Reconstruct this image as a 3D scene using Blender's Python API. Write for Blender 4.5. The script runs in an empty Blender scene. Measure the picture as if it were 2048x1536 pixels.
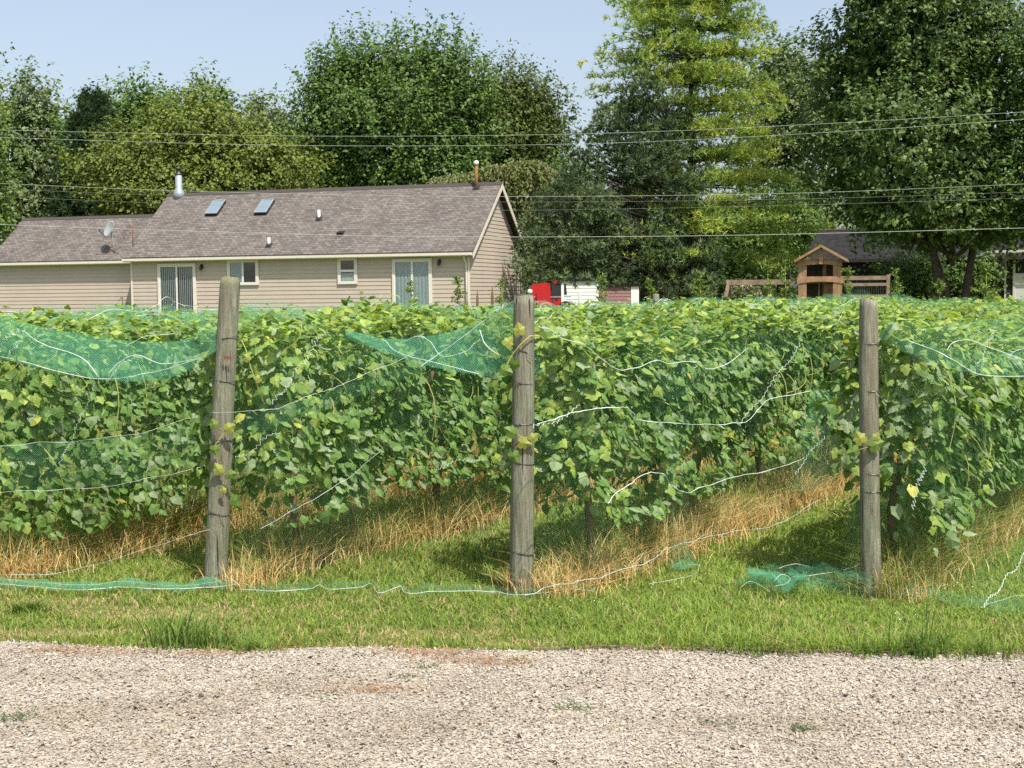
import bpy, math, random
import numpy as np
from mathutils import Vector, Matrix
random.seed(7)
RNG = np.random.default_rng(7)
scene = bpy.context.scene
COL = scene.collection
R_ = math.radians

# ------------------------------------------------------------------ camera
F_PX, CX, CY = 2730.0, 1024.0, 768.0          # photograph frame 2048 x 1536
EYE = 2.1
PITCH = math.atan(178.0 / F_PX)
ROLL = R_(0.5)
FW = np.array([0, math.cos(PITCH), -math.sin(PITCH)])
U0 = np.array([0, math.sin(PITCH), math.cos(PITCH)])
R0 = np.array([1.0, 0, 0])
RT = R0 * math.cos(ROLL) - U0 * math.sin(ROLL)
UP = U0 * math.cos(ROLL) + R0 * math.sin(ROLL)
cam_d = bpy.data.cameras.new('camera')
cam_d.sensor_width = 36.0
cam_d.lens = 36.0 * F_PX / 2048.0
cam_d.clip_start = 0.1
cam_d.clip_end = 2000
cam = bpy.data.objects.new('camera', cam_d)
COL.objects.link(cam)
m = Matrix.Identity(4)
for i in range(3):
    m[i][0], m[i][1], m[i][2] = RT[i], UP[i], -FW[i]
m[2][3] = EYE
cam.matrix_world = m
scene.camera = cam

# ------------------------------------------------------------------ light
SUN_AZ, SUN_EL = R_(149), R_(58)              # clockwise from +Y
SUN = np.array([math.cos(SUN_EL) * math.sin(SUN_AZ), math.cos(SUN_EL) * math.cos(SUN_AZ), math.sin(SUN_EL)])
w = bpy.data.worlds.new('World')
scene.world = w
w.use_nodes = True
nt = w.node_tree
sky = nt.nodes.new('ShaderNodeTexSky')
sky.sky_type = 'NISHITA'
sky.sun_disc = False
sky.sun_elevation = SUN_EL
sky.sun_rotation = SUN_AZ
sky.altitude = 0
sky.air_density = 1.0
sky.dust_density = 3.0
sky.ozone_density = 1.2
bg = nt.nodes['Background']
bg.inputs['Strength'].default_value = 0.118
hs = nt.nodes.new('ShaderNodeHueSaturation')
hs.inputs['Saturation'].default_value = 0.74
nt.links.new(sky.outputs[0], hs.inputs['Color'])
nt.links.new(hs.outputs[0], bg.inputs['Color'])
sun_d = bpy.data.lights.new('sun', 'SUN')
sun_d.energy = 4.4
sun_d.angle = R_(0.53)
sun_d.color = (1.0, 0.94, 0.84)
sun = bpy.data.objects.new('sun', sun_d)
sun.rotation_euler = Vector(SUN).to_track_quat('Z', 'Y').to_euler()
sun.location = (20, -20, 40)
COL.objects.link(sun)
vs = scene.view_settings
vs.view_transform = 'Standard'
vs.look = 'None'
vs.exposure = 0.75
vs.gamma = 1.0
scene.cycles.max_bounces = 6
scene.cycles.diffuse_bounces = 3
scene.cycles.glossy_bounces = 2
scene.cycles.transmission_bounces = 4
scene.cycles.transparent_max_bounces = 24
scene.cycles.use_denoising = False

# ------------------------------------------------------------------ pixel helpers
def ray(px, py):
    return FW + RT * ((px - CX) / F_PX) + UP * ((CY - py) / F_PX)
def at(px, py, Y):
    r = ray(px, py)
    return np.array([0, 0, EYE]) + r * (Y / r[1])
def on_plane(px, py, p, n):
    r = ray(px, py)
    o = np.array([0, 0, EYE])
    return o + r * (np.dot(np.asarray(p) - o, n) / np.dot(r, n))
def on_ground(px, py, z=0.0):
    return on_plane(px, py, (0, 0, z), np.array([0, 0, 1.0]))
def sst(a, b, x):
    t = np.clip((x - a) / (b - a), 0, 1)
    return t * t * (3 - 2 * t)
def terrain(x, y):
    return 1.1 * sst(40, 56, y)

# value noise
_H = np.random.default_rng(99).random((256, 256))
def vnoise(x, y, s=0):
    x = np.asarray(x, float) + s * 17.3
    y = np.asarray(y, float) + s * 41.7
    xi = np.floor(x).astype(int); yi = np.floor(y).astype(int)
    fx = x - xi; fy = y - yi
    fx = fx * fx * (3 - 2 * fx); fy = fy * fy * (3 - 2 * fy)
    a = _H[xi % 256, yi % 256]; b = _H[(xi + 1) % 256, yi % 256]
    c = _H[xi % 256, (yi + 1) % 256]; d = _H[(xi + 1) % 256, (yi + 1) % 256]
    return a * (1 - fx) * (1 - fy) + b * fx * (1 - fy) + c * (1 - fx) * fy + d * fx * fy
def unit(v):
    v = np.asarray(v, float)
    return v / (np.linalg.norm(v, axis=-1, keepdims=True) + 1e-9)

# ------------------------------------------------------------------ object helpers
def tag(o, label=None, cat=None, group=None, kind=None):
    if label: o['label'] = label
    if cat: o['category'] = cat
    if group: o['group'] = group
    if kind: o['kind'] = kind
    return o
def empty(name, loc=(0, 0, 0), rz=0.0, label=None, cat=None, group=None):
    o = bpy.data.objects.new(name, None)
    o.empty_display_size = 0.2
    o.location = loc
    o.rotation_euler = (0, 0, rz)
    COL.objects.link(o)
    return tag(o, label, cat, group)
def link(name, me, parent=None, world=False):
    o = bpy.data.objects.new(name, me)
    COL.objects.link(o)
    if parent is not None:
        o.parent = parent
        if world:                              # vertices given in world space
            pm = Matrix.Translation(parent.location) @ parent.rotation_euler.to_matrix().to_4x4()
            if parent.parent is not None:
                pm = Matrix.Translation(parent.parent.location) @ parent.parent.rotation_euler.to_matrix().to_4x4() @ parent.matrix_parent_inverse @ pm
            o.matrix_parent_inverse = pm.inverted()
    return o
def mesh_np(name, V, F, mat, C=None, UV=None, smooth=False):
    """V n x 3, F m x k; C per-vertex colour; UV per-vertex"""
    me = bpy.data.meshes.new(name)
    V = np.ascontiguousarray(V, np.float32); F = np.ascontiguousarray(F, np.int32)
    k = F.shape[1]
    me.vertices.add(len(V)); me.vertices.foreach_set('co', V.ravel())
    me.loops.add(F.size); me.loops.foreach_set('vertex_index', F.ravel())
    me.polygons.add(len(F))
    me.polygons.foreach_set('loop_start', np.arange(0, F.size, k, dtype=np.int32))
    if C is not None:
        a = me.attributes.new('Col', 'FLOAT_COLOR', 'POINT')
        c4 = np.ones((len(V), 4), np.float32); c4[:, :3] = C
        a.data.foreach_set('color', c4.ravel())
    if UV is not None:
        u = me.uv_layers.new(name='UVMap')
        u.data.foreach_set('uv', np.ascontiguousarray(UV[F.ravel()], np.float32).ravel())
    me.update(calc_edges=True)
    if not smooth: me.shade_flat()
    me.materials.append(mat)
    return me

class B:
    """collects shapes into one mesh"""
    def __init__(s): s.v = []; s.f = []
    def add(s, vs, fs):
        n = len(s.v)
        s.v += [tuple(map(float, p)) for p in vs]
        s.f += [tuple(i + n for i in f) for f in fs]
        return s
    def box(s, x0, x1, y0, y1, z0, z1):
        return s.add([(x0, y0, z0), (x1, y0, z0), (x1, y1, z0), (x0, y1, z0), (x0, y0, z1), (x1, y0, z1), (x1, y1, z1), (x0, y1, z1)],
                     [(3, 2, 1, 0), (4, 5, 6, 7), (0, 1, 5, 4), (1, 2, 6, 5), (2, 3, 7, 6), (3, 0, 4, 7)])
    def prism(s, poly, a0, a1, axis='y'):
        """poly: 2D points (x,z) extruded along y, or (y,z) along x, or (x,y) along z"""
        n = len(poly)
        def P(p, a):
            return (p[0], a, p[1]) if axis == 'y' else ((a, p[0], p[1]) if axis == 'x' else (p[0], p[1], a))
        vs = [P(p, a0) for p in poly] + [P(p, a1) for p in poly]
        fs = [tuple(range(n)), tuple(range(2 * n - 1, n - 1, -1))]
        fs += [(i, i + n, (i + 1) % n + n, (i + 1) % n) for i in range(n)]
        return s.add(vs, fs)
    def bar(s, p, q, w_, h_, upv=(0, 0, 1)):
        p = np.asarray(p, float); q = np.asarray(q, float)
        d = unit(q - p); a = np.cross(d, upv)
        if np.linalg.norm(a) < 1e-4: a = np.cross(d, (1, 0, 0))
        a = unit(a) * w_ / 2; b = unit(np.cross(a, d)) * h_ / 2
        vs = [p - a - b, p + a - b, p + a + b, p - a + b, q - a - b, q + a - b, q + a + b, q - a + b]
        return s.add(vs, [(3, 2, 1, 0), (4, 5, 6, 7), (0, 1, 5, 4), (1, 2, 6, 5), (2, 3, 7, 6), (3, 0, 4, 7)])
    def tube(s, pts, r, n=6, cap=True):
        pts = np.asarray(pts, float); m_ = len(pts)
        r = np.broadcast_to(np.asarray(r, float), (m_,))
        t = unit(np.gradient(pts, axis=0))
        ref = np.array([0, 0, 1.0]) if abs(t[0][2]) < .9 else np.array([1.0, 0, 0])
        a = unit(np.cross(t[0], ref)); vs = []
        for i in range(m_):
            a = unit(a - t[i] * np.dot(a, t[i])); b = np.cross(t[i], a)
            for k in range(n):
                g = 2 * math.pi * k / n
                vs.append(pts[i] + r[i] * (a * math.cos(g) + b * math.sin(g)))
        fs = [(i * n + k, i * n + (k + 1) % n, (i + 1) * n + (k + 1) % n, (i + 1) * n + k) for i in range(m_ - 1) for k in range(n)]
        if cap: fs += [tuple(range(n - 1, -1, -1)), tuple((m_ - 1) * n + k for k in range(n))]
        return s.add(vs, fs)
    def lathe(s, prof, c=(0, 0, 0), n=20):
        """prof: (r,z) list"""
        vs = [(c[0] + r * math.cos(2 * math.pi * k / n), c[1] + r * math.sin(2 * math.pi * k / n), c[2] + z) for r, z in prof for k in range(n)]
        m_ = len(prof)
        fs = [(i * n + k, i * n + (k + 1) % n, (i + 1) * n + (k + 1) % n, (i + 1) * n + k) for i in range(m_ - 1) for k in range(n)]
        fs += [tuple(range(n - 1, -1, -1)), tuple((m_ - 1) * n + k for k in range(n))]
        return s.add(vs, fs)
    def mesh(s, name, mat, smooth=False):
        me = bpy.data.meshes.new(name)
        me.from_pydata(s.v, [], s.f, shade_flat=not smooth)
        me.materials.append(mat)
        return me
    def build(s, name, mat, parent=None, smooth=False, world=False):
        return link(name, s.mesh(name, mat, smooth), parent, world)

# ------------------------------------------------------------------ materials
def nmat(name):
    mt = bpy.data.materials.new(name); mt.use_nodes = True
    t = mt.node_tree; b = t.nodes['Principled BSDF']
    return mt, t, b
def N(t, ty, **kw):
    n = t.nodes.new(ty)
    for k, v in kw.items(): setattr(n, k, v)
    return n
def ramp(t, fac, stops):
    n = N(t, 'ShaderNodeValToRGB')
    e = n.color_ramp.elements
    e[0].position, e[0].color = stops[0][0], (*stops[0][1], 1)
    e[1].position, e[1].color = stops[-1][0], (*stops[-1][1], 1)
    for p, c in stops[1:-1]:
        x = e.new(p); x.color = (*c, 1)
    t.links.new(fac, n.inputs[0])
    return n.outputs[0]
def noise_n(t, scale, detail=4, vec=None, rough=.55, mapscale=None):
    n = N(t, 'ShaderNodeTexNoise'); n.inputs['Scale'].default_value = scale
    n.inputs['Detail'].default_value = detail; n.inputs['Roughness'].default_value = rough
    if vec is not None:
        if mapscale is not None:
            mp = N(t, 'ShaderNodeMapping'); mp.inputs['Scale'].default_value = mapscale
            t.links.new(vec, mp.inputs[0]); vec = mp.outputs[0]
        t.links.new(vec, n.inputs['Vector'])
    return n.outputs['Fac']
def bump(t, b, h, strength=.3, dist=.02):
    n = N(t, 'ShaderNodeBump'); n.inputs['Strength'].default_value = strength; n.inputs['Distance'].default_value = dist
    t.links.new(h, n.inputs['Height']); t.links.new(n.outputs[0], b.inputs['Normal'])
def mixc(t, fac, a, b_, mode='MIX'):
    n = N(t, 'ShaderNodeMix', data_type='RGBA', blend_type=mode)
    if isinstance(fac, (int, float)): n.inputs[0].default_value = fac
    else: t.links.new(fac, n.inputs[0])
    for i, x in ((6, a), (7, b_)):
        if isinstance(x, tuple): n.inputs[i].default_value = (*x, 1)
        else: t.links.new(x, n.inputs[i])
    return n.outputs[2]
def plain(name, col, rough=.6, metal=0.0, var=.18, scale=8.0, bmp=0.0, spec=.3):
    mt, t, b = nmat(name)
    tc = N(t, 'ShaderNodeTexCoord').outputs['Object']
    f = noise_n(t, scale, 5, tc)
    c = np.array(col)
    t.links.new(ramp(t, f, [(.3, tuple(c * (1 - var))), (.7, tuple(np.minimum(c * (1 + var), .95)))]), b.inputs['Base Color'])
    b.inputs['Roughness'].default_value = rough; b.inputs['Metallic'].default_value = metal
    b.inputs['Specular IOR Level'].default_value = spec
    if bmp: bump(t, b, f, bmp)
    return mt
def leafy(name, transl=.45, rough=.55, spec=.25, tint=(1.25, 1.25, .55)):
    """colour from the Col attribute, light passes through"""
    mt, t, b = nmat(name)
    a = N(t, 'ShaderNodeAttribute', attribute_name='Col').outputs['Color']
    t.links.new(a, b.inputs['Base Color'])
    b.inputs['Roughness'].default_value = rough; b.inputs['Specular IOR Level'].default_value = spec
    tr = N(t, 'ShaderNodeBsdfTranslucent')
    t.links.new(mixc(t, 1.0, a, tint, 'MULTIPLY'), tr.inputs['Color'])
    mx = N(t, 'ShaderNodeMixShader'); mx.inputs[0].default_value = transl
    t.links.new(b.outputs[0], mx.inputs[1]); t.links.new(tr.outputs[0], mx.inputs[2])
    t.links.new(mx.outputs[0], t.nodes['Material Output'].inputs['Surface'])
    return mt
def net_mat(name, wd, cell, col, backing=0.0):
    mt, t, b = nmat(name)
    t.nodes.remove(b)
    uv = N(t, 'ShaderNodeUVMap').outputs[0]
    sp = N(t, 'ShaderNodeSeparateXYZ'); t.links.new(uv, sp.inputs[0])
    def M(op, x, y=None):
        n = N(t, 'ShaderNodeMath', operation=op)
        for i, v in enumerate((x, y)):
            if v is None: continue
            if isinstance(v, (int, float)): n.inputs[i].default_value = v
            else: t.links.new(v, n.inputs[i])
        return n.outputs[0]
    def line(c):
        return M('GREATER_THAN', M('ABSOLUTE', M('SUBTRACT', M('FRACT', M('MULTIPLY', c, 1 / cell)), .5)), .5 - wd / 2)
    k = M('MAXIMUM', line(M('ADD', sp.outputs[0], sp.outputs[1])), line(M('SUBTRACT', sp.outputs[0], sp.outputs[1])))
    if backing: k = M('MAXIMUM', k, backing)
    d = N(t, 'ShaderNodeBsdfDiffuse'); d.inputs[0].default_value = (*col, 1)
    tr = N(t, 'ShaderNodeBsdfTranslucent'); tr.inputs[0].default_value = (*col, 1)
    m1 = N(t, 'ShaderNodeMixShader'); m1.inputs[0].default_value = .4
    t.links.new(d.outputs[0], m1.inputs[1]); t.links.new(tr.outputs[0], m1.inputs[2])
    tp = N(t, 'ShaderNodeBsdfTransparent')
    m2 = N(t, 'ShaderNodeMixShader')
    t.links.new(k, m2.inputs[0]); t.links.new(tp.outputs[0], m2.inputs[1]); t.links.new(m1.outputs[0], m2.inputs[2])
    t.links.new(m2.outputs[0], t.nodes['Material Output'].inputs['Surface'])
    return mt

MAT = {}
MAT['leaf'] = leafy('vine_leaf', .4, .5, .35)
MAT['tree_leaf'] = leafy('tree_leaf', .35, .55, .3)
MAT['needle'] = leafy('pine_needle', .3, .6, .2)
MAT['blade'] = leafy('grass_blade', .4, .6, .2, (1.2, 1.15, .6))
MAT['straw'] = leafy('dry_grass_blade', .35, .7, .15, (1.15, 1.0, .7))
MAT['net'] = net_mat('net_open', .019, .017, (.14, .40, .24))
MAT['net_mid'] = net_mat('net_double', .06, .017, (.14, .40, .24))
MAT['net_dense'] = net_mat('net_gathered', .185, .015, (.13, .41, .25))
MAT['cord'] = plain('white_cord', (.52, .60, .56), .7, var=.2, scale=30)
MAT['wire'] = plain('steel_wire', (.09, .085, .08), .45, .6, var=.2)
MAT['cable'] = plain('overhead_cable', (.34, .37, .33), .5, 0, var=.1)
MAT['cable_dark'] = plain('overhead_cable_thin', (.16, .16, .16), .5, 0, var=.1)
MAT['cane'] = plain('vine_cane', (.13, .085, .045), .85, var=.35, scale=20, bmp=.4)
MAT['cane_green'] = plain('green_shoot', (.30, .30, .07), .6, var=.2, scale=20)
MAT['bark'] = plain('bark', (.075, .06, .048), .9, var=.4, scale=6, bmp=.6)
MAT['bark_pale'] = plain('pale_bark', (.18, .15, .12), .9, var=.35, scale=6, bmp=.6)

def post_mat():
    mt, t, b = nmat('weathered_post')
    tc = N(t, 'ShaderNodeTexCoord').outputs['Object']
    oi = N(t, 'ShaderNodeObjectInfo').outputs['Random']
    off = N(t, 'ShaderNodeVectorMath', operation='SCALE'); off.inputs[0].default_value = (3, 9, 11); t.links.new(oi, off.inputs['Scale'])
    ad = N(t, 'ShaderNodeVectorMath', operation='ADD'); t.links.new(tc, ad.inputs[0]); t.links.new(off.outputs[0], ad.inputs[1])
    v = ad.outputs[0]
    g = noise_n(t, 1, 8, v, .75, (48, 48, 3.6))
    c1 = ramp(t, g, [(.28, (.045, .043, .032)), (.43, (.15, .15, .11)), (.56, (.25, .25, .19)), (.72, (.40, .39, .31))])
    pt = noise_n(t, 1, 5, v, .6, (9, 9, 2.2))
    c2 = mixc(t, ramp(t, pt, [(.45, (0, 0, 0)), (.66, (.75, .75, .75))]), c1, (.17, .145, .10))
    ms = noise_n(t, 5, 4, v)
    c3 = mixc(t, ramp(t, ms, [(.48, (0, 0, 0)), (.7, (.5, .5, .5))]), c2, (.17, .21, .11))
    cr = noise_n(t, 1, 3, v, .5, (26, 26, .9))
    crk = ramp(t, cr, [(.285, (0, 0, 0)), (.325, (1, 1, 1))])
    c4 = mixc(t, crk, (.03, .025, .018), c3)
    t.links.new(c4, b.inputs['Base Color'])
    b.inputs['Roughness'].default_value = .9; b.inputs['Specular IOR Level'].default_value = .12
    h = N(t, 'ShaderNodeMath', operation='MULTIPLY'); t.links.new(g, h.inputs[0]); t.links.new(crk, h.inputs[1])
    bump(t, b, h.outputs[0], 1.0, .02)
    return mt
MAT['post'] = post_mat()

def ground_mat():
    mt, t, b = nmat('lawn_soil')
    tc = N(t, 'ShaderNodeTexCoord').outputs['Object']
    f = noise_n(t, 1.3, 6, tc); g = noise_n(t, 40, 5, tc)
    a = ramp(t, f, [(.35, (.11, .16, .035)), (.55, (.15, .20, .045)), (.72, (.24, .21, .10))])
    c = mixc(t, ramp(t, g, [(.35, (0, 0, 0)), (.65, (1, 1, 1))]), mixc(t, .55, a, (.06, .05, .03)), a)
    t.links.new(c, b.inputs['Base Color']); b.inputs['Roughness'].default_value = .95
    b.inputs['Specular IOR Level'].default_value = .1
    bump(t, b, g, .6, .03)
    return mt
MAT['ground'] = ground_mat()
def gravel_mat():
    mt, t, b = nmat('gravel_bed')
    tc = N(t, 'ShaderNodeTexCoord').outputs['Object']
    vo = N(t, 'ShaderNodeTexVoronoi'); vo.inputs['Scale'].default_value = 60; t.links.new(tc, vo.inputs['Vector'])
    f = noise_n(t, 1.2, 5, tc)
    base = ramp(t, f, [(.3, (.30, .265, .215)), (.6, (.40, .365, .31)), (.8, (.46, .43, .38))])
    sp = N(t, 'ShaderNodeSeparateColor'); t.links.new(vo.outputs['Color'], sp.inputs[0])
    c = mixc(t, .7, base, ramp(t, sp.outputs[0], [(0, (.35, .33, .30)), (.5, (.85, .82, .78)), (1, (1.3, 1.25, 1.2))]), 'MULTIPLY')
    t.links.new(c, b.inputs['Base Color']); b.inputs['Roughness'].default_value = .9
    b.inputs['Specular IOR Level'].default_value = .15
    bump(t, b, vo.outputs['Distance'], .8, .015)
    return mt
MAT['gravel'] = gravel_mat()
def stone_mat():
    mt, t, b = nmat('crushed_stone')
    a = N(t, 'ShaderNodeAttribute', attribute_name='Col').outputs['Color']
    tc = N(t, 'ShaderNodeTexCoord').outputs['Object']
    f = noise_n(t, 90, 4, tc)
    c = mixc(t, .35, a, ramp(t, f, [(.3, (.6, .58, .55)), (.7, (1.3, 1.3, 1.3))]), 'MULTIPLY')
    t.links.new(c, b.inputs['Base Color']); b.inputs['Roughness'].default_value = .85
    b.inputs['Specular IOR Level'].default_value = .2
    return mt
MAT['stone'] = stone_mat()
def shingle_mat(name, cs, scale=1.0):
    mt, t, b = nmat(name)
    uv = N(t, 'ShaderNodeUVMap').outputs[0]
    br = N(t, 'ShaderNodeTexBrick'); br.offset = .37; br.offset_frequency = 2
    br.inputs['Scale'].default_value = scale; br.inputs['Brick Width'].default_value = .24; br.inputs['Row Height'].default_value = .14
    br.inputs['Mortar Size'].default_value = .012; br.inputs['Bias'].default_value = 0
    br.inputs['Color1'].default_value = (*cs[0], 1); br.inputs['Color2'].default_value = (*cs[1], 1); br.inputs['Mortar'].default_value = (*cs[2], 1)
    t.links.new(uv, br.inputs['Vector'])
    f = noise_n(t, 2.4, 6, uv, .7, (1, 3, 1)); f2 = noise_n(t, .5, 4, uv)
    c = mixc(t, .8, br.outputs['Color'], ramp(t, f, [(.3, (.62, .6, .6)), (.7, (1.4, 1.4, 1.4))]), 'MULTIPLY')
    c = mixc(t, .5, c, ramp(t, f2, [(.3, (.75, .75, .75)), (.7, (1.2, 1.2, 1.2))]), 'MULTIPLY')
    t.links.new(c, b.inputs['Base Color']); b.inputs['Roughness'].default_value = .95
    b.inputs['Specular IOR Level'].default_value = .1
    bump(t, b, br.outputs['Fac'], -.5, .02)
    return mt
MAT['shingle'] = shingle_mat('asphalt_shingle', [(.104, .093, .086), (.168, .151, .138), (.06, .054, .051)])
MAT['shingle_dark'] = shingle_mat('dark_shingle', [(.02, .02, .022), (.034, .034, .036), (.012, .012, .012)])  # base colour lowered to carry the tree shade on the brown house roof
MAT['siding'] = plain('tan_vinyl_siding', (.41, .35, .295), .55, var=.04, scale=1.5)
MAT['trim'] = plain('almond_trim', (.58, .54, .475), .5, var=.04)
MAT['white'] = plain('white_paint', (.62, .62, .59), .5, var=.05)
MAT['gutter'] = plain('gutter_metal', (.58, .54, .47), .45, var=.06)
MAT['galv'] = plain('galvanised_metal', (.27, .31, .36), .5, .3, var=.15)
MAT['rust'] = plain('rusty_metal', (.22, .10, .04), .8, .1, var=.4, scale=10)
MAT['black'] = plain('black_rubber', (.025, .025, .025), .6, var=.2)
MAT['blind'] = plain('vertical_blind', (.55, .57, .55), .7, var=.05)
MAT['curtain'] = plain('sheer_curtain', (.42, .47, .48), .8, var=.08)
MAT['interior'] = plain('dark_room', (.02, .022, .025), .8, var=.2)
MAT['wood'] = plain('cedar_wood', (.26, .155, .088), .75, var=.3, scale=5, bmp=.2)
MAT['wood_grey'] = plain('greyed_cedar', (.21, .15, .11), .85, var=.3, scale=5, bmp=.2)
MAT['wood_roof'] = plain('cedar_shake', (.27, .165, .11), .85, var=.3, scale=6)
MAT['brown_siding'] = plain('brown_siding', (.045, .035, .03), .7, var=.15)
MAT['mauve'] = plain('mauve_siding', (.22, .12, .12), .65, var=.1)
MAT['red'] = plain('red_paint', (.36, .010, .014), .3, var=.06, spec=.5)
MAT['stain'] = plain('rust_stain', (.16, .05, .03), .9, var=.4, scale=40)
MAT['tag'] = plain('white_plastic', (.75, .78, .8), .35, var=.05)
def glass():
    mt, t, b = nmat('window_glass')
    t.nodes.remove(b)
    gl = N(t, 'ShaderNodeBsdfGlossy'); gl.inputs['Roughness'].default_value = .03
    tp = N(t, 'ShaderNodeBsdfTransparent'); tp.inputs[0].default_value = (.88, .92, .92, 1)
    mx = N(t, 'ShaderNodeMixShader'); mx.inputs[0].default_value = .14
    t.links.new(tp.outputs[0], mx.inputs[1]); t.links.new(gl.outputs[0], mx.inputs[2])
    t.links.new(mx.outputs[0], t.nodes['Material Output'].inputs['Surface'])
    return mt
MAT['glass'] = glass()
def skyglass():
    mt, t, b = nmat('skylight_glass')
    b.inputs['Base Color'].default_value = (.16, .22, .26, 1); b.inputs['Roughness'].default_value = .08
    b.inputs['Specular IOR Level'].default_value = .9
    return mt
MAT['skyglass'] = skyglass()

# ------------------------------------------------------------------ ground and drive
xs = np.concatenate([np.linspace(-400, -40, 13), np.linspace(-36, 36, 73), np.linspace(40, 400, 13)])
ys = np.concatenate([np.linspace(-40, 0, 9), np.linspace(1, 70, 139), np.linspace(75, 600, 22)])
gx, gy = np.meshgrid(xs, ys)
gz = terrain(gx, gy) + .02 * (vnoise(gx * .7, gy * .7) - .5) * (gy > 8.6)
nx_, ny_ = len(xs), len(ys)
idx = np.arange(nx_ * ny_).reshape(ny_, nx_)
GF = np.stack([idx[:-1, :-1], idx[:-1, 1:], idx[1:, 1:], idx[1:, :-1]], -1).reshape(-1, 4)
o = link('ground', mesh_np('ground', np.stack([gx, gy, gz], -1).reshape(-1, 3), GF, MAT['ground'], smooth=True))
tag(o, 'lawn ground under the vine rows and trees', kind='structure')
_e = [on_ground(*q) for q in ((-200, 1284), (0, 1286), (250, 1292), (500, 1302), (1024, 1299), (1400, 1305), (2048, 1311), (2300, 1313))]
def EDGE(x): return np.interp(x, [q[0] for q in _e], [q[1] for q in _e])
def edge_y(x):
    x = np.asarray(x, float)
    return EDGE(x) + .10 * (vnoise(x * 1.6, x * 0, 3) - .5) + .05 * (vnoise(x * 6, x * 0, 4) - .5)
ex = np.linspace(-14, 14, 141)
V = np.concatenate([np.stack([ex, np.full_like(ex, -20), np.full_like(ex, .008)], 1), np.stack([ex, edge_y(ex), np.full_like(ex, .008)], 1)])
n = len(ex)
GF = np.array([[i, i + 1, n + i + 1, n + i] for i in range(n - 1)])
drive = link('gravel_drive', mesh_np('gravel_drive', V, GF, MAT['gravel']))
tag(drive, 'pale crushed-stone driveway in the foreground', kind='structure')

ex = np.linspace(.1, 6, 40); eb = B()
for x0, x1 in zip(ex[:-1], ex[1:]):
    y0, y1 = float(edge_y(x0)) + .012, float(edge_y(x1)) + .012
    eb.add([(x0, y0, 0), (x1, y1, 0), (x1, y1, .022), (x0, y0, .022), (x0, y0 + .022, 0), (x1, y1 + .022, 0), (x1, y1 + .022, .022), (x0, y0 + .022, .022)], [(0, 1, 2, 3), (3, 2, 6, 7), (7, 6, 5, 4)])
import bmesh as _bm
me_ = eb.mesh('edging_strip', plain('brown_edging', (.20, .13, .10), .8, var=.3, scale=12)); b_ = _bm.new(); b_.from_mesh(me_); _bm.ops.remove_doubles(b_, verts=b_.verts, dist=.0005); b_.to_mesh(me_); b_.free()
tag(link('edging_strip', me_), 'thin brown edging strip between gravel and lawn on the right', 'edging')
# stones
def stone_templates(k):
    out = []
    for i in range(k):
        r = np.random.default_rng(100 + i)
        base = np.array([(0, 0, 1), (1, 0, .1), (.3, .95, -.1), (-.8, .6, .1), (-.8, -.6, 0), (.3, -.95, .1), (0, 0, -1)], float)
        v = base * (1 + r.uniform(-.32, .28, (7, 1))) + r.uniform(-.2, .2, (7, 3))
        v *= np.array([1, r.uniform(.6, .95), r.uniform(.45, .7)])
        f = [(0, a, a % 5 + 1) for a in range(1, 6)]
        out.append((v, np.array(f)))
    return out
ST = stone_templates(14)
def scatter_templates(P, size, T, rot_full=True, cols=None, tilt=.5):
    """random-rotated copies; returns V,F,C"""
    n = len(P); pick = RNG.integers(0, len(T), n)
    Vs, Fs, Cs = [], [], []; base = 0
    for k, (tv, tf) in enumerate(T):
        i = np.where(pick == k)[0]
        if not len(i): continue
        a = RNG.uniform(0, 2 * np.pi, len(i)); b_ = RNG.normal(0, tilt, len(i)); c_ = RNG.normal(0, tilt, len(i))
        ca, sa, cb, sb, cc, sc_ = np.cos(a), np.sin(a), np.cos(b_), np.sin(b_), np.cos(c_), np.sin(c_)
        o_ = np.zeros_like(a)
        Rz = np.stack([np.stack([ca, -sa, o_], -1), np.stack([sa, ca, o_], -1), np.stack([o_, o_, o_ + 1], -1)], -2)
        Rx = np.stack([np.stack([o_ + 1, o_, o_], -1), np.stack([o_, cb, -sb], -1), np.stack([o_, sb, cb], -1)], -2)
        Ry = np.stack([np.stack([cc, o_, sc_], -1), np.stack([o_, o_ + 1, o_], -1), np.stack([-sc_, o_, cc], -1)], -2)
        Rm = Rz @ Rx @ Ry
        v = np.einsum('nij,mj->nmi', Rm, tv) * size[i][:, None, None] + P[i][:, None, :]
        Vs.append(v.reshape(-1, 3)); Fs.append((tf[None] + (np.arange(len(i)) * len(tv))[:, None, None] + base).reshape(-1, tf.shape[1]))
        if cols is not None: Cs.append(np.repeat(cols[i], len(tv), 0))
        base += len(i) * len(tv)
    return np.concatenate(Vs), np.concatenate(Fs), (np.concatenate(Cs) if cols is not None else None)
def stone_cols(P, n):
    r = RNG.random(n)
    pal = np.array([(.54, .50, .44), (.60, .57, .51), (.49, .44, .37), (.43, .405, .38), (.35, .32, .29), (.50, .42, .32), (.22, .20, .19)])
    k = np.searchsorted(np.cumsum([.30, .24, .22, .11, .06, .05]), r)
    c = pal[k] * RNG.uniform(.85, 1.12, (n, 1))
    d = .6 * vnoise(P[:, 0] * .33, P[:, 1] * 3.0, 5) + .4 * vnoise(P[:, 0] * 1.7, P[:, 1] * 4, 6)
    c = c * (1 - sst(.5, .75, d)[:, None] * np.array([.05, .08, .13]))
    return .71 * c * (1 - .22 * sst(.5, .8, d))[:, None] * np.array([1, .975, .93])
n = 92000
P = np.stack([RNG.uniform(-3.7, 3.7, n), RNG.uniform(5.5, 8.6, n), np.zeros(n)], 1)
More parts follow.
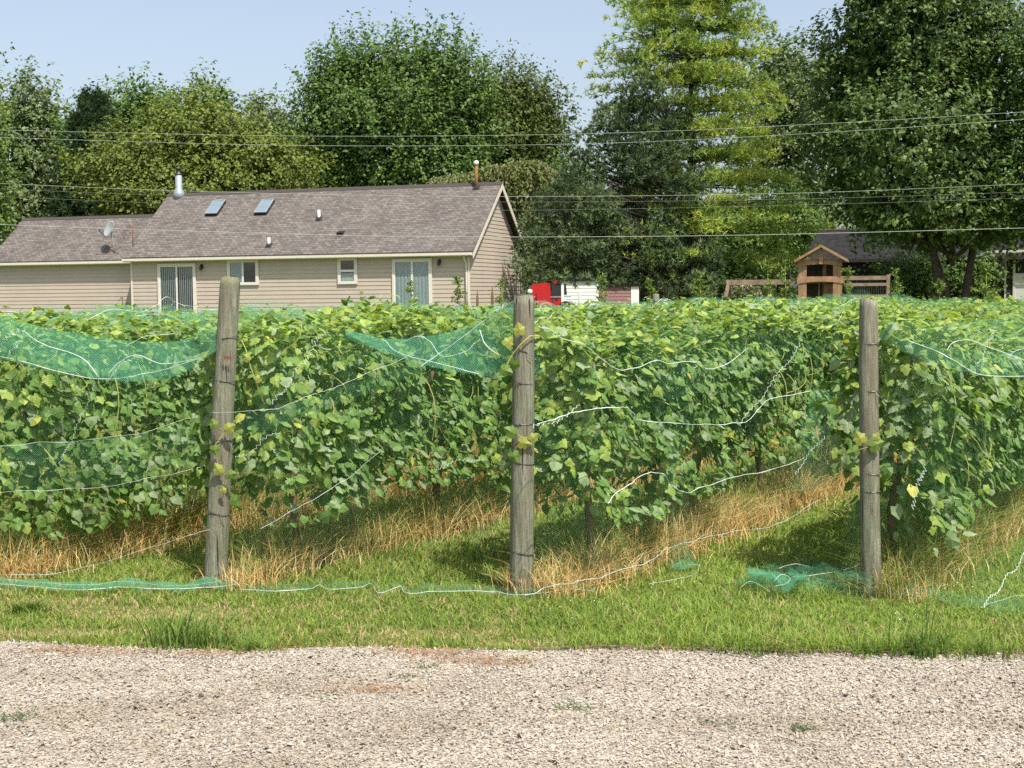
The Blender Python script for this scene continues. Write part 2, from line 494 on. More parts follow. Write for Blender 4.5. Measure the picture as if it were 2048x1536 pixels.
P = P[P[:, 1] < edge_y(P[:, 0]) + RNG.normal(.0, .02, len(P))]
P2 = np.stack([RNG.uniform(-6, 6, 22000), RNG.uniform(4.8, 8.6, 22000), np.zeros(22000)], 1)
P2 = P2[(P2[:, 1] < edge_y(P2[:, 0])) & ((np.abs(P2[:, 0]) > 3.7) | (P2[:, 1] < 5.5))]
P = np.concatenate([P, P2])
sz = np.exp(RNG.normal(np.log(.0061), .36, len(P))).clip(.0035, .02)
P[:, 2] = .010 + sz * .3
V, Fc, Cc = scatter_templates(P, sz, ST, cols=stone_cols(P, len(P)))
tag(link('gravel_stones', mesh_np('gravel_stones', V, Fc, MAT['stone'], Cc), drive), 'loose angular pale stones', kind='stuff')
# ------------------------------------------------------------------ blades of grass
def blades(P, h, wd, lean, cols, seg=3, az=None):
    """tapered bent ribbons; returns V,F(tri),C"""
    n = len(P)
    az = RNG.uniform(0, 2 * np.pi, n) if az is None else az
    d = np.stack([np.cos(az), np.sin(az), np.zeros(n)], 1)
    fa = az + RNG.uniform(.6, 2.5, n)
    s = np.stack([np.cos(fa), np.sin(fa), np.zeros(n)], 1)
    rows = []
    for k in range(seg + 1):
        t = k / seg
        c = P + d * (h * lean * t ** 2)[:, None] + np.array([0, 0, 1.0]) * (h * (t - .28 * np.minimum(lean, 1.8) * t ** 2))[:, None]
        if k < seg:
            ww = (wd * (1 - .55 * t) / 2)[:, None]
            rows += [c - s * ww, c + s * ww]
        else: rows.append(c)
    m_ = 2 * seg + 1
    V = np.stack(rows, 1).reshape(-1, 3)
    f = []
    for k in range(seg - 1):
        a = 2 * k; f += [(a, a + 1, a + 3), (a, a + 3, a + 2)]
    f.append((2 * seg - 2, 2 * seg - 1, 2 * seg))
    f = np.array(f)
    F_ = (f[None] + (np.arange(n) * m_)[:, None, None]).reshape(-1, 3)
    return V, F_, np.repeat(cols, m_, 0)
TH = R_(32)
D = np.array([math.sin(TH), math.cos(TH), 0]); NL = np.array([math.cos(TH), -math.sin(TH), 0])
POSTS = [(428, 1172), (1045, 1187), (1742, 1191)]
PB = [on_ground(*p) for p in POSTS]
ROWX = {1: PB[0], 2: PB[1], 3: PB[2]}
ROWX[4] = PB[2] + np.array([2.3, 0, 0]); ROWX[0] = PB[0] - np.array([2.2, .0, 0])
for k in range(-1, -12, -1): ROWX[k] = ROWX[0] + np.array([2.2 * k, 0, 0])
for k in ROWX: ROWX[k] = np.array([ROWX[k][0], ROWX[k][1], 0.0])
def row_lat(x, y):
    """signed distance to the nearest row line and s along it"""
    best = np.full(np.shape(x), 9.0); bs = np.zeros(np.shape(x))
    for k, p in ROWX.items():
        l = (x - p[0]) * NL[0] + (y - p[1]) * NL[1]; s_ = (x - p[0]) * D[0] + (y - p[1]) * D[1]
        better = (np.abs(l) < np.abs(best)) & (s_ > -.25)
        best = np.where(better, l, best); bs = np.where(better, s_, bs)
    return best, bs
def in_frame(x, y, mar=.8):
    return np.abs(x) < .376 * y + mar
# lawn
n = 190000
yy = 1 / RNG.uniform(1 / 24, 1 / 7.6, n)
xx = RNG.uniform(-1, 1, n) * (.376 * yy + 1.9)
keep = yy > edge_y(xx) - RNG.exponential(.022, n)
xx, yy = xx[keep], yy[keep]
lat, ss = row_lat(xx, yy)
dry = sst(.5, .15, np.abs(lat)) * (ss > -.2)
keep = RNG.random(len(xx)) > dry * .8
xx, yy, dry = xx[keep], yy[keep], dry[keep]
n = len(xx)
def patch(x, y, cx, cy, rx, ry): return np.clip(1.25 - ((x - cx) / rx) ** 2 - ((y - cy) / ry) ** 2, 0, 1)
pz = np.zeros(n)
for (px, py, rx, ry) in [(330, 1228, .75, .22), (60, 1270, .7, .12), (200, 1222, .4, .15), (880, 1270, .5, .13), (120, 1205, .5, .1), (1030, 1290, .3, .1)]:
    g = on_ground(px, py); pz = np.maximum(pz, patch(xx, yy, g[0], g[1], rx, ry))
nz = vnoise(xx * 2.2, yy * 2.2, 1); nz2 = vnoise(xx * 7, yy * 7, 2)
brown = np.clip(.9 * pz + .6 * sst(.5, .8, nz * .55 + nz2 * .45) * (yy < 9.7) * (.35 + .65 * sst(1.0, -1.5, xx)) + .10 * sst(1, -2, xx), 0, .92)
cA = np.array([.17, .255, .045]); cB = np.array([.27, .355, .07]); cC = np.array([.11, .195, .045]); cD = np.array([.46, .36, .19])
r = RNG.random((n, 1)); nn = nz[:, None]
right = sst(-.5, 1.5, xx)[:, None]
col = cA * (1 - r) + cB * r
col = np.where(RNG.random((n, 1)) < .25 + .3 * (nn - .5), cC, col)
col = col * (1 + .12 * right)
col = np.where(RNG.random((n, 1)) < brown[:, None] * .85 + .05, cD * RNG.uniform(.7, 1.25, (n, 1)), col)
h = RNG.uniform(.028, .075, n) * (1 + .5 * sst(.55, .8, vnoise(xx * 1.3, yy * 1.3, 8))) * (1 - .55 * brown)
h *= 1 + .5 * sst(.35, .05, yy - edge_y(xx)) * (xx > .3)
wd = .0070 * (yy / 8.5) * RNG.uniform(.8, 1.4, n)
V, Fc, Cc = blades(np.stack([xx, yy, terrain(xx, yy)], 1), h, wd, RNG.uniform(.2, 1.5, n), col, 2)
tag(link('lawn_grass', mesh_np('lawn_grass', V, Fc, MAT['blade'], Cc)), 'short green lawn grass between the gravel and the vines', 'grass', kind='stuff')
# broad weeds and clover heads
n = 5200
yy = 1 / RNG.uniform(1 / 12, 1 / 8.0, n); xx = RNG.uniform(-1, 1, n) * (.376 * yy + .5)
k_ = (yy > edge_y(xx) + .05) & (vnoise(xx * 1.1, yy * 1.5, 12) > .5); xx, yy = xx[k_], yy[k_]
# ------------------------------------------------------------------ leaf masses
def fan_leaf(bd, ctr, cup=.0, seed=0):
    v = np.array([(ctr[0], ctr[1], cup)] + [(x, y, -.10 * abs(x) * 2 + .04 * math.sin(7 * y + seed)) for x, y in bd], float)
    m_ = len(bd)
    f = np.array([(0, i + 1, (i + 1) % m_ + 1) for i in range(m_)])
    return v, f
half = [(.16, -.16), (.42, -.08), (.50, .16), (.40, .27), (.54, .50), (.33, .60), (.22, .82)]
GRAPE = [(0, 0)] + half + [(0, 1.0)] + [(-x, y) for x, y in half[::-1]]
half2 = [(.36, -.1), (.5, .42), (.24, .74)]
GRAPE2 = [(0, 0)] + half2 + [(0, 1.0)] + [(-x, y) for x, y in half2[::-1]]
L_HI = fan_leaf(GRAPE, (0, .36), .08); L_MD = fan_leaf(GRAPE2, (0, .36), .08)
L_LO = (np.array([(0, 0, 0), (.44, .05, -.05), (.40, .60, -.08), (0, 1, 0), (-.40, .60, -.08), (-.44, .05, -.05)], float), np.array([(0, 1, 2), (0, 2, 3), (0, 3, 4), (0, 4, 5)]))
L_DIA = (np.array([(0, 0, 0), (.30, .45, -.06), (0, 1, 0), (-.30, .45, -.06)], float), np.array([(0, 1, 2, 3)]))
def frames(Nm, tip):
    Z = unit(Nm); Y = unit(tip - Z * np.sum(tip * Z, 1, keepdims=True)); X = np.cross(Y, Z)
    return X, Y, Z
def leaf_mass(P, Nm, tip, size, tmpl, cols):
    X, Y, Z = frames(Nm, tip); tv, tf = tmpl
    V = P[:, None] + size[:, None, None] * (X[:, None] * tv[None, :, :1] + Y[:, None] * tv[None, :, 1:2] + Z[:, None] * tv[None, :, 2:3])
    F_ = tf[None] + (np.arange(len(P)) * len(tv))[:, None, None]
    return V.reshape(-1, 3), F_.reshape(-1, tf.shape[1]), np.repeat(cols, len(tv), 0)
def rnd(n, s=1.0): return RNG.normal(0, s, (n, 3))
def leaf_cols(n, young):
    """young 0..1 per leaf"""
    a = np.array([.085, .165, .045]); b_ = np.array([.14, .235, .06]); c = np.array([.25, .34, .08]); y = np.array([.36, .36, .08]); g = np.array([.19, .26, .15])
    r = RNG.random((n, 1)); col = a * (1 - r) + b_ * r
    col = np.where(RNG.random((n, 1)) < .24, g, col)
    yg = young[:, None]
    col = np.where(RNG.random((n, 1)) < yg, c * RNG.uniform(.7, 1.1, (n, 1)), col)
    col = np.where(RNG.random((n, 1)) < (.005 * (1 + 2 * yg)), y, col)
    return 1.2 * col * RNG.uniform(.85, 1.15, (n, 1)) * np.array([1.02, 1.0, .9])

# ------------------------------------------------------------------ end posts
def wavy_ring(c, r, tilt, seed, n=20, turns=1.0):
    g = np.linspace(0, 2 * math.pi * turns, n)
    return np.stack([c[0] + r * np.cos(g), c[1] + r * np.sin(g), c[2] + tilt * np.sin(g + seed)], 1)
def make_post(base, top, r0, r1, label, wires, seed, group='wooden end posts of the vine rows'):
    root = empty('end_post', base, 0, label, 'post', group)
    n, m_ = 36, 44
    hgt = top[2] - base[2]
    vs = []
    for i in range(m_):
        t = i / (m_ - 1); z = -.12 + t * (hgt + .12)
        cx = (top[0] - base[0]) * max(z, 0) / hgt; cy = (top[1] - base[1]) * max(z, 0) / hgt
        cx += .008 * math.sin(3 * t + seed); r = r0 + (r1 - r0) * t
        for k in range(n):
            g = 2 * math.pi * k / n
            q = r * (1 + .05 * (vnoise(g * 2.2 + seed, t * 3, seed) - .5) + .05 * (vnoise(g * 7, t * 2.0, seed + 3) - .5) + .03 * (vnoise(g * 3, t * 22, seed + 5) - .5))
            if i == m_ - 1: q *= .93
            zz = z + (.012 * math.cos(g + seed) + .012 * (vnoise(g * 3, seed) - .5) if i >= m_ - 2 else 0)
            vs.append((cx + q * math.cos(g), cy + q * math.sin(g), zz))
    fs = [(i * n + k, i * n + (k + 1) % n, (i + 1) * n + (k + 1) % n, (i + 1) * n + k) for i in range(m_ - 1) for k in range(n)]
    fs.append(tuple((m_ - 1) * n + k for k in range(n)))
    b = B(); b.add(vs, fs)
    b.build('post_timber', MAT['post'], root, True)
    for z, tilt, tail in wires:
        t = z / hgt; c = ((top[0] - base[0]) * t, (top[1] - base[1]) * t, z)
        rr = (r0 + (r1 - r0) * t) * 1.035
        wb = B().tube(wavy_ring(c, rr, tilt, seed), .0030, 5)
        if tail:
            p0 = np.array([c[0] + rr * .3, c[1] - rr, z]); wb.tube([p0, p0 + (.02, -.015, -.03), p0 + (.05, -.01, -.045)], .0025, 4)
        wb.build('wire_wrap', MAT['wire'], root)
        B().tube([np.array([c[0] - .02, c[1] - rr - .004, z + .012]), np.array([c[0] - .018, c[1] - rr - .007, z]), np.array([c[0] - .02, c[1] - rr - .003, z - .012])], .002, 4).build('staple', MAT['wire'], root)
    return root
tops = [at(463, 557, PB[0][1] + .05), at(1045, 592, PB[1][1]), at(1739, 600, PB[2][1])]
p1 = make_post(PB[0], tops[0], .083, .072, 'leaning weathered end post in front of the house window, left of the three', [(1.80, .02, 0), (1.50, -.008, 0), (1.05, .02, 0), (.55, -.03, 1)], 2)
p2 = make_post(PB[1], tops[1], .086, .072, 'upright weathered end post in the middle with vine shoot curling round it', [(1.72, .03, 1), (1.49, .012, 0), (1.20, .0, 0), (.93, .012, 0), (.30, .015, 0)], 5)
p3 = make_post(PB[2], tops[2], .071, .062, 'straight grey end post below the wooden playhouse, right of the three', [(1.74, .006, 0), (1.42, .002, 1), (1.03, .0, 0), (.86, -.01, 0), (.73, 0, 0)], 9)
# red paint mark on the leaning post
q = on_plane(457, 715, PB[0] - np.array([0, .085, 0]), np.array([0, 1.0, 0]))
b = B()
for i in range(3):
    x0 = q[0] - .028 + i * .02
    b.tube([(x0, q[1] + .006, q[2] + .012), (x0 + .004, q[1] + .005, q[2] - .012)], .007, 5)
b.build('paint_mark', MAT['stain'], p1, False, True)

# ------------------------------------------------------------------ vine rows
Y_END = 43.0
def row_pt(k, s, lat, z):
    p = ROWX[k]
    return np.stack([p[0] + D[0] * s + NL[0] * lat, p[1] + D[1] * s + NL[1] * lat, np.broadcast_to(z, np.shape(s))], -1)
def prof_top(k, s): return 1.80 - .26 * sst(12, 36, ROWX[k][1] + D[1] * s) * (.25 + .75 * sst(8, -8, ROWX[k][0] + D[0] * s)) + .16 * (vnoise(s * .8, s * 0 + k, 21) - .5) * 2 + .08 * (vnoise(s * 3.1, s * 0 + k, 22) - .5) * 2
def prof_low(k, s): return {0: .56, 1: .42, 2: .52, 3: .40}.get(k, .6) - (.2 * sst(2.8, 1.4, s) if k == 0 else 0) + .15 * (vnoise(s * .9, s * 0 + k, 23) - .5) * 2
def prof_hw(k, s, z):
    e = sst(1.95, 1.45, z) * .75 + .25
    return (.40 + .16 * (vnoise(s * 1.1, z * 1.6 + k * 7, 24) - .5) * 2 + .08 * (vnoise(s * 3, z * 3 + k * 5, 25) - .5) * 2) * e
S0 = {0: .3, 1: .25, 2: .30, 3: .22, 4: .3}
def vine_samples(k, s0, s1, per_m, full):
    L = s1 - s0; n = int(L * per_m)
    part = RNG.choice(3, n, p=[.58, .27, .15] if full else [.40, .55, .05])
    s = RNG.uniform(s0, s1, n); tp = prof_top(k, s); lo = prof_low(k, s)
    if not full: lo = np.maximum(lo, tp - .75)
    u = RNG.random(n); z = np.where(part == 1, tp + RNG.normal(-.03, .07, n), lo + (tp - lo) * u ** .85)
    hw = prof_hw(k, s, z)
    lat = np.where(part == 0, hw - RNG.exponential(.09, n) + .03, np.where(part == 2, -hw + RNG.exponential(.09, n), RNG.uniform(-.42, .42, n)))
    core = (RNG.random(n) < .16) & (part != 1); lat = np.where(core, RNG.normal(.02, .13, n), lat)
    hole = vnoise(s * 4.2, z * 4.5 + k * 3, 26)
    keep = ~((part == 0) & (hole < .30)) | (lat < hw - .16)
    part, s, z, lat, u = part[keep], s[keep], z[keep], lat[keep], u[keep]; n = len(s)
    P = row_pt(k, s, lat, z)
    side = np.where(part == 0, 1.0, np.where(part == 2, -1.0, 0.0))[:, None]
    up = np.array([0, 0, 1.0])
    Nm = NL * side * .75 + up * np.where(part == 1, .9, .42)[:, None] + rnd(n, .36)
    tip = -up * .9 + NL * side * .35 + rnd(n, .45)
    tip = np.where((part == 1)[:, None], rnd(n, .8) - up * .2, tip)
    young = np.clip(.08 + .5 * sst(1.5, 1.95, z) + .3 * (vnoise(s * 2, z * 3, 27) - .5), 0, .8)
    return P, Nm, tip, young, part, s, lat, z
def end_cap(k, s0, n):
    z = RNG.uniform(.85, 1.8, n); lat = RNG.uniform(-.38, .38, n)
    s = s0 + RNG.exponential(.07, n) + .10 * (vnoise(lat * 5, z * 4, k + 31) - .3)
    P = row_pt(k, s, lat, z)
    up = np.array([0, 0, 1.0])
    return P, -D * .8 + up * .4 + NL * .25 + rnd(n, .36), -up + rnd(n, .4), np.clip(.15 + .5 * sst(1.3, 1.8, z), 0, .8)
row_labels = {
 0: 'leafy grapevine row left of the leaning post, behind the sagging net',
 1: 'grapevine row starting at the leaning left post, facing the dry grass',
 2: 'grapevine row starting at the middle post, under the tall green net sheet',
 3: 'grapevine row starting at the straight grey right post',
}
VINES = {}
for k in sorted(ROWX, reverse=True):
    if k == 4: continue
    p = ROWX[k]; s_end = (Y_END - p[1]) / D[1]
    # part of the row inside the view (with room to the sides)
    s_in = np.linspace(0, s_end, 400); yk = p[1] + D[1] * s_in; xk = p[0] + D[0] * s_in
    vis = np.abs(xk) < .376 * yk + 1.6
    s_in = s_in[vis]
    if not len(s_in): continue
    sa, sb = max(s_in[0], S0.get(k, .3)), s_in[-1]
    near = k >= 0
    lab = row_labels.get(k, 'far grapevine row of which only the leafy top shows below the houses')
    root = empty('vine_row', p, 0, lab, 'grapevine', 'grapevine rows' if near else 'far grapevine rows')
    VINES[k] = root
    buckets = []
    edges = [sa, min(sb, sa + 9), min(sb, sa + 16), sb] if near else [sa, sb]
    dens = [1500, 800, 320] if near else [150 if k > -4 else 115]
    Vl, Fl, Cl = [], [], []; off = 0; singles = None
    for (a_, b_), dn, tm in zip(zip(edges[:-1], edges[1:]), dens, [L_MD, L_MD, L_LO]):
        if b_ - a_ < .3: continue
        P, Nm, tip, yg, part, s, lat, z = vine_samples(k, a_, b_, dn, near)
        if near and a_ == edges[0]:
            e = end_cap(k, sa, 330)
            P = np.concatenate([P, e[0]]); Nm = np.concatenate([Nm, e[1]]); tip = np.concatenate([tip, e[2]]); yg = np.concatenate([yg, e[3]])
        n = len(P)
        size = RNG.uniform(.053, .105, n) * (1 - .25 * yg) * (1.0 if near else 1.12)
        cols = leaf_cols(n, yg)
        if near and a_ == edges[0]:
            # the 270 leaves nearest the eye become leaves of their own
            sc = np.linalg.norm(P - np.array([0, 0, EYE]), axis=1) + RNG.uniform(0, 1.2, n) - 1.2 * (Nm @ unit(-P.mean(0)))
            pick = np.argsort(sc)[:270]
            singles = (P[pick], Nm[pick], tip[pick], size[pick] * 1.05, yg[pick])
            rest = np.ones(n, bool); rest[pick] = False
            P, Nm, tip, size, cols = P[rest], Nm[rest], tip[rest], size[rest], cols[rest]
        V, Fc, Cc = leaf_mass(P, Nm, tip, size, tm if near else L_LO, cols)
        Vl.append(V); Fl.append(Fc + off); Cl.append(Cc); off += len(V)
    o = link('foliage', mesh_np('foliage', np.concatenate(Vl), np.concatenate(Fl), MAT['leaf'], np.concatenate(Cl)), root, True)
    o['kind'] = 'stuff'
    if singles is not None:
        tms = []
        for v in range(10):
            c = leaf_cols(1, np.array([[.05, .1, .2, .35, .8][v % 5]]).ravel())
            bd = [(x * random.uniform(.85, 1.12), y * random.uniform(.9, 1.08)) for x, y in GRAPE]
            tv, tf = fan_leaf(bd, (0, .36), .08, v)
            tms.append(mesh_np('leaf', tv, tf, MAT['leaf'], np.repeat(c, len(tv), 0)))
        X, Yv, Z = frames(singles[1], singles[2])
        for i in range(len(X)):
            lo_ = link('leaf', tms[random.choice((4, 9)) if random.random() < singles[4][i] else random.choice((0, 1, 2, 3, 5, 6, 7, 8))], root)
            sz_ = singles[3][i]; mm = Matrix.Identity(4)
            for j in range(3):
                mm[j][0], mm[j][1], mm[j][2] = X[i][j] * sz_, Yv[i][j] * sz_, Z[i][j] * sz_
                mm[j][3] = singles[0][i][j] - p[j]
            lo_.matrix_basis = mm
    if near:
        # trunks, cordon wires, hanging and upright canes
        for s in np.arange(sa + .55, min(sb, sa + 14), 1.9):
            s = s + random.uniform(-.2, .2); z = np.linspace(-.05, 1.45, 9)
            wob = np.array([(vnoise(q_ * 2.5, s * 3, 40) - .5) * .16 for q_ in z]); wob2 = np.array([(vnoise(q_ * 2.5, s * 3, 41) - .5) * .2 for q_ in z])
            pts = np.stack([row_pt(k, np.float64(s + wob2[i]), np.float64(wob[i]), z[i]) for i in range(9)])
            B().tube(pts, np.linspace(.036, .02, 9), 8).build('vine_trunk', MAT['cane'], root, True, True)
        for z in (1.0, 1.5, 1.78):
            ss_ = np.linspace(-.02, sb, 30)
            B().tube(row_pt(k, ss_, np.zeros(30), z - .03 * np.sin(ss_ * 1.2) ** 2), .002, 4).build('trellis_wire', MAT['wire'], root, False, True)
        cb = B()
        for i in range(46):
            s = random.uniform(sa, min(sb, sa + 12)); z0 = random.uniform(1.0, 1.75); l0 = random.uniform(.2, .42)
            dz = random.uniform(-.6, -.2) if random.random() < .6 else random.uniform(.1, .3)
            t = np.linspace(0, 1, 6)
            pts = row_pt(k, s + .25 * t * random.uniform(-1, 1), l0 + .14 * np.sin(t * 2.2), z0 + dz * t ** 1.4)
            cb.tube(pts, np.linspace(.005, .0025, 6), 4)
        cb.build('shoots', MAT['cane_green'], root, False, True)['kind'] = 'stuff'

# line posts standing further back in the rows
def line_post(px, ptop, Y, label):
    tp = at(px, ptop, Y); root = empty('line_post', (tp[0], tp[1], 0), 0, label, 'post')
    B().lathe([(.06, -.05), (.058, .8), (.055, tp[2] - .01), (.05, tp[2])], n=14).build('post_timber', MAT['post'], root, True)
    B().tube(wavy_ring((0, 0, tp[2] - .12), .06, .004, 1), .004, 4).build('wire_wrap', MAT['wire'], root)
line_post(1312, 588, 24.5, 'grey line post tip poking from the vines below the dark pine')
line_post(1688, 596, 30.0, 'short grey post tip by the playhouse foot above the vines')

# shoot curling round the middle post, with its leaves
root = empty('vine_shoot', PB[1], 0, 'pale vine shoot with bright leaves looping round the middle post', 'vine shoot')
Yp = PB[1][1] - .11
pts = np.array([at(*q) for q in [(1110, 700, Yp + .25), (1080, 672, Yp + .1), (1060, 672, Yp + .01), (1040, 690, Yp), (1024, 710, Yp), (1014, 730, Yp), (1000, 745, Yp - .01), (985, 758, Yp - .02)]])
B().tube(pts, np.linspace(.005, .003, len(pts)), 5).build('cane', MAT['cane_green'], root, True, True)
yl = mesh_np('leaf', L_HI[0], L_HI[1], MAT['leaf'], np.tile(np.array([[.30, .33, .07]]), (len(L_HI[0]), 1)))
yl2 = mesh_np('leaf', L_HI[0], L_HI[1], MAT['leaf'], np.tile(np.array([[.15, .24, .05]]), (len(L_HI[0]), 1)))
def put_leaf(root, px, py, Y, ang, sz_, me, tiltx=.0):
    o = link('leaf', me, root); p = at(px, py, Y) - np.array(root.location)
    rm = Matrix.Rotation(R_(-ang), 4, 'Y') @ Matrix.Rotation(R_(75 + tiltx), 4, 'X')
    o.matrix_basis = Matrix.Translation(Vector(p)) @ rm @ Matrix.Diagonal((sz_, sz_, sz_, 1))
for a in [(1040, 668, Yp - .01, 10, .085, yl, 10), (1012, 690, Yp - .02, -40, .075, yl, 0), (1030, 722, Yp - .02, 170, .08, yl2, -10), (1003, 738, Yp - .02, -110, .085, yl2, 20),
          (1095, 672, Yp + .12, 30, .09, yl2, 0), (1090, 660, Yp + .2, 100, .08, yl, 15), (984, 766, Yp - .03, 200, .08, yl2, 0), (1115, 690, Yp + .22, 140, .09, yl2, -10)]: put_leaf(root, *a)
for (px, py, k_, lab, spots) in [
    (445, 930, 0, 'thin green vine shoot climbing the lower half of the leaning post', [(430, 855, 20, .07), (452, 860, -60, .08), (428, 893, 190, .07), (440, 945, 30, .08), (455, 950, -80, .07), (447, 985, 10, .05)]),
    (1735, 885, 2, 'bright leaf spray lying across the straight right post', [(1742, 893, -70, .10), (1725, 885, 30, .09), (1715, 900, 110, .08), (1750, 880, -30, .06)]),
    (1045, 890, 1, 'low leaves crossing the middle post at mid height', [(1030, 868, 60, .09), (1040, 885, -100, .09), (1026, 905, 200, .08), (1062, 880, -50, .07)])]:
    g = PB[k_]; Yq = g[1] - .10
    root = empty('vine_shoot', g, 0, lab, 'vine shoot')
    pp = np.array([at(x, y, Yq) for x, y, *_ in spots])
    B().tube(pp[np.argsort(-pp[:, 2])], .003, 4).build('cane', MAT['cane_green'], root, True, True)
    for j, (x, y, a_, s_) in enumerate(spots): put_leaf(root, x, y, Yq - .015, a_, s_, yl if j % 2 else yl2, 10)
# brown shoot hanging beside the leaning post
root = empty('vine_shoot', PB[0], 0, 'yellow bare cane hanging beside the leaning post', 'vine shoot')
pts = np.array([at(*q) for q in [(483, 680, 9.95), (492, 700, 9.9), (500, 730, 9.88), (512, 765, 9.88), (525, 800, 9.9), (538, 825, 9.95)]])
B().tube(pts, .0045, 5).build('cane', MAT['cane_green'], root, True, True)
for a in [(497, 720, 9.86, 40, .06, yl, 0), (512, 760, 9.86, -60, .06, yl, 0), (522, 785, 9.86, 120, .07, yl2, 0), (540, 830, 9.9, 180, .08, yl, 10)]: put_leaf(root, *a)

# ------------------------------------------------------------------ tall dry grass along the rows
for k, lab in [(0, 'tall straw and green grass under the left vine row'), (1, 'tall straw grass strip behind the leaning post row'), (2, 'wide belt of orange dry grass below the middle vine row'), (3, 'tall green and dry grass under the right vine row')]:
    p = ROWX[k]; sE = {0: 13, 1: 14, 2: 13, 3: 6}[k]
    n = int(1700 * sE)
    s = RNG.uniform(-.12, sE, n); lat = RNG.normal(.0, .19 if k == 2 else .15, n) + {2: .16, 0: .30}.get(k, .12)
    nz = vnoise(s * 1.7, lat * 2 + k, 50)
    keep = (RNG.random(n) < .35 + .9 * nz) & (s > -.12 + .1 * np.abs(lat)); s, lat, nz = s[keep], lat[keep], nz[keep]; n = len(s)
    P = row_pt(k, s, lat, 0.0)
    edge = sst(.1, .55, np.abs(lat - .1))
    h = RNG.uniform(.15, .44, n) * (1.25 if k == 0 else 1) * (1.15 - .75 * edge) * (.7 + .7 * nz)
    nearp = sst(.7, .0, s); h *= 1 - .45 * nearp
    green = RNG.random(n) < np.clip(.36 + .25 * (1 - nz) + (.35 if k == 3 else 0) + (.2 if k == 0 else 0) - .55 * sst(.15, .45, lat) - .25 * nearp, .05, .8)
    h = np.where(green, h * 1.2, h)
    rr = RNG.random((n, 1))
    straw = np.array([.62, .44, .17]) * (1 - rr) + np.array([.74, .62, .34]) * rr
    straw = np.where(RNG.random((n, 1)) < .2, np.array([.55, .33, .14]), straw)
    grn = np.array([.14, .22, .045]) * (1 - rr) + np.array([.28, .33, .08]) * rr
    col = np.where(green[:, None], grn, straw) * RNG.uniform(.8, 1.15, (n, 1))
    V, Fc, Cc = blades(P, h, RNG.uniform(.004, .0085, n) * (1 + .03 * s), RNG.uniform(.15, 1.5, n) ** 1.2, col, 3)
    tag(link('dry_grass', mesh_np('dry_grass', V, Fc, MAT['straw'], Cc)), lab, 'grass', kind='stuff')

# ------------------------------------------------------------------ nets and cords
def catmull(P, n):
    P = np.asarray(P, float); m_ = len(P)
    E = np.concatenate([[2 * P[0] - P[1]], P, [2 * P[-1] - P[-2]]])
    t = np.linspace(0, m_ - 1 - 1e-6, n); i = t.astype(int); f = (t - i).reshape((-1,) + (1,) * (P.ndim - 1))
    a, b_, c, d = E[i], E[i + 1], E[i + 2], E[i + 3]
    return .5 * (2 * b_ + (c - a) * f + (2 * a - 5 * b_ + 4 * c - d) * f ** 2 + (3 * b_ - a - 3 * c + d) * f ** 3)
def net_grid(rows, nu, nv):
    """rows: list of lists of points -> nv x nu x 3"""
    R2 = np.stack([catmull(r, nu) for r in rows])
    return catmull(R2, nv)
def wrinkle(G, amp, sc, seed, axis=(0.2, -1, .1)):
    nv, nu, _ = G.shape
    du = np.linalg.norm(np.gradient(G, axis=1), axis=2).cumsum(1); dv = np.linalg.norm(np.gradient(G, axis=0), axis=2).cumsum(0)
    w_ = (vnoise(du * sc, dv * sc * .5, seed) - .5) + .5 * (vnoise(du * sc * 2.7, dv * sc * 1.5, seed + 1) - .5)
    return G + (w_ * amp * 2)[..., None] * unit(np.array(axis, float)), du, dv
def net_sheet(root, rows, mat, nu=60, nv=24, amp=.03, sc=3.0, seed=0, axis=(.2, -1, .1), name='netting', warp=.12):
    G, du, dv = wrinkle(net_grid(rows, nu, nv), amp, sc, seed, axis)
    # local stretch of the mesh varies
    u = du + warp * (vnoise(du * 1.3, dv * 1.3, seed + 7) - .5); v = dv + warp * (vnoise(du * 1.1, dv * 1.4, seed + 9) - .5)
    idx = np.arange(nu * nv).reshape(nv, nu)
    Fq = np.stack([idx[:-1, :-1], idx[:-1, 1:], idx[1:, 1:], idx[1:, :-1]], -1).reshape(-1, 4)
    o = link(name, mesh_np(name, G.reshape(-1, 3), Fq, mat, UV=np.stack([u, v], -1).reshape(-1, 2), smooth=True), root, True)
    return G
def cord(root, pts, r=.0045, wob=.012, n=None, seed=0, mat='cord'):
    pts = np.asarray(pts, float); L = np.linalg.norm(np.diff(pts, axis=0), axis=1).sum()
    n = n or max(12, int(L * 34)); q = catmull(pts, n); t = np.linspace(0, L, n)
    q[:, 2] += wob * 2.4 * (vnoise(t * 4.5, t * 0, seed + 60) - .5) + .007 * (vnoise(t * 17, t * 0, seed + 63) - .5); q[:, 0] += wob * 2 * (vnoise(t * 5.5, t * 0, seed + 61) - .5)
    B().tube(q, r * .42 * (.5 + 1.0 * vnoise(t * 7, t * 0, seed + 62)), 4).build('cord', MAT[mat], root, True, True)
def zigzag(root, a, b_, amp, n, r=.0028):
    """laced seam of the net"""
    a = np.asarray(a); b_ = np.asarray(b_); d = unit(b_ - a); s_ = unit(np.cross(d, (0, 1, 0))) * amp
    n = int(n * 1.7); r = r * .5
    pts = [a + (b_ - a) * i / n + s_ * (1 if i % 2 else -1) * random.uniform(.25, .9) + d * random.uniform(-.01, .01) + np.array([0, 0, .04 * math.sin(i * .33 + n)]) * .5 for i in range(n + 1)]
    B().tube(pts, r, 4).build('seam', MAT['cord'], root, False, True)
def rp(k, px, py, off):
    """pixel -> the side plane of row k, shifted towards the eye"""
    p = ROWX[k] + NL * off
    return on_plane(px, py, p, NL)
A = at
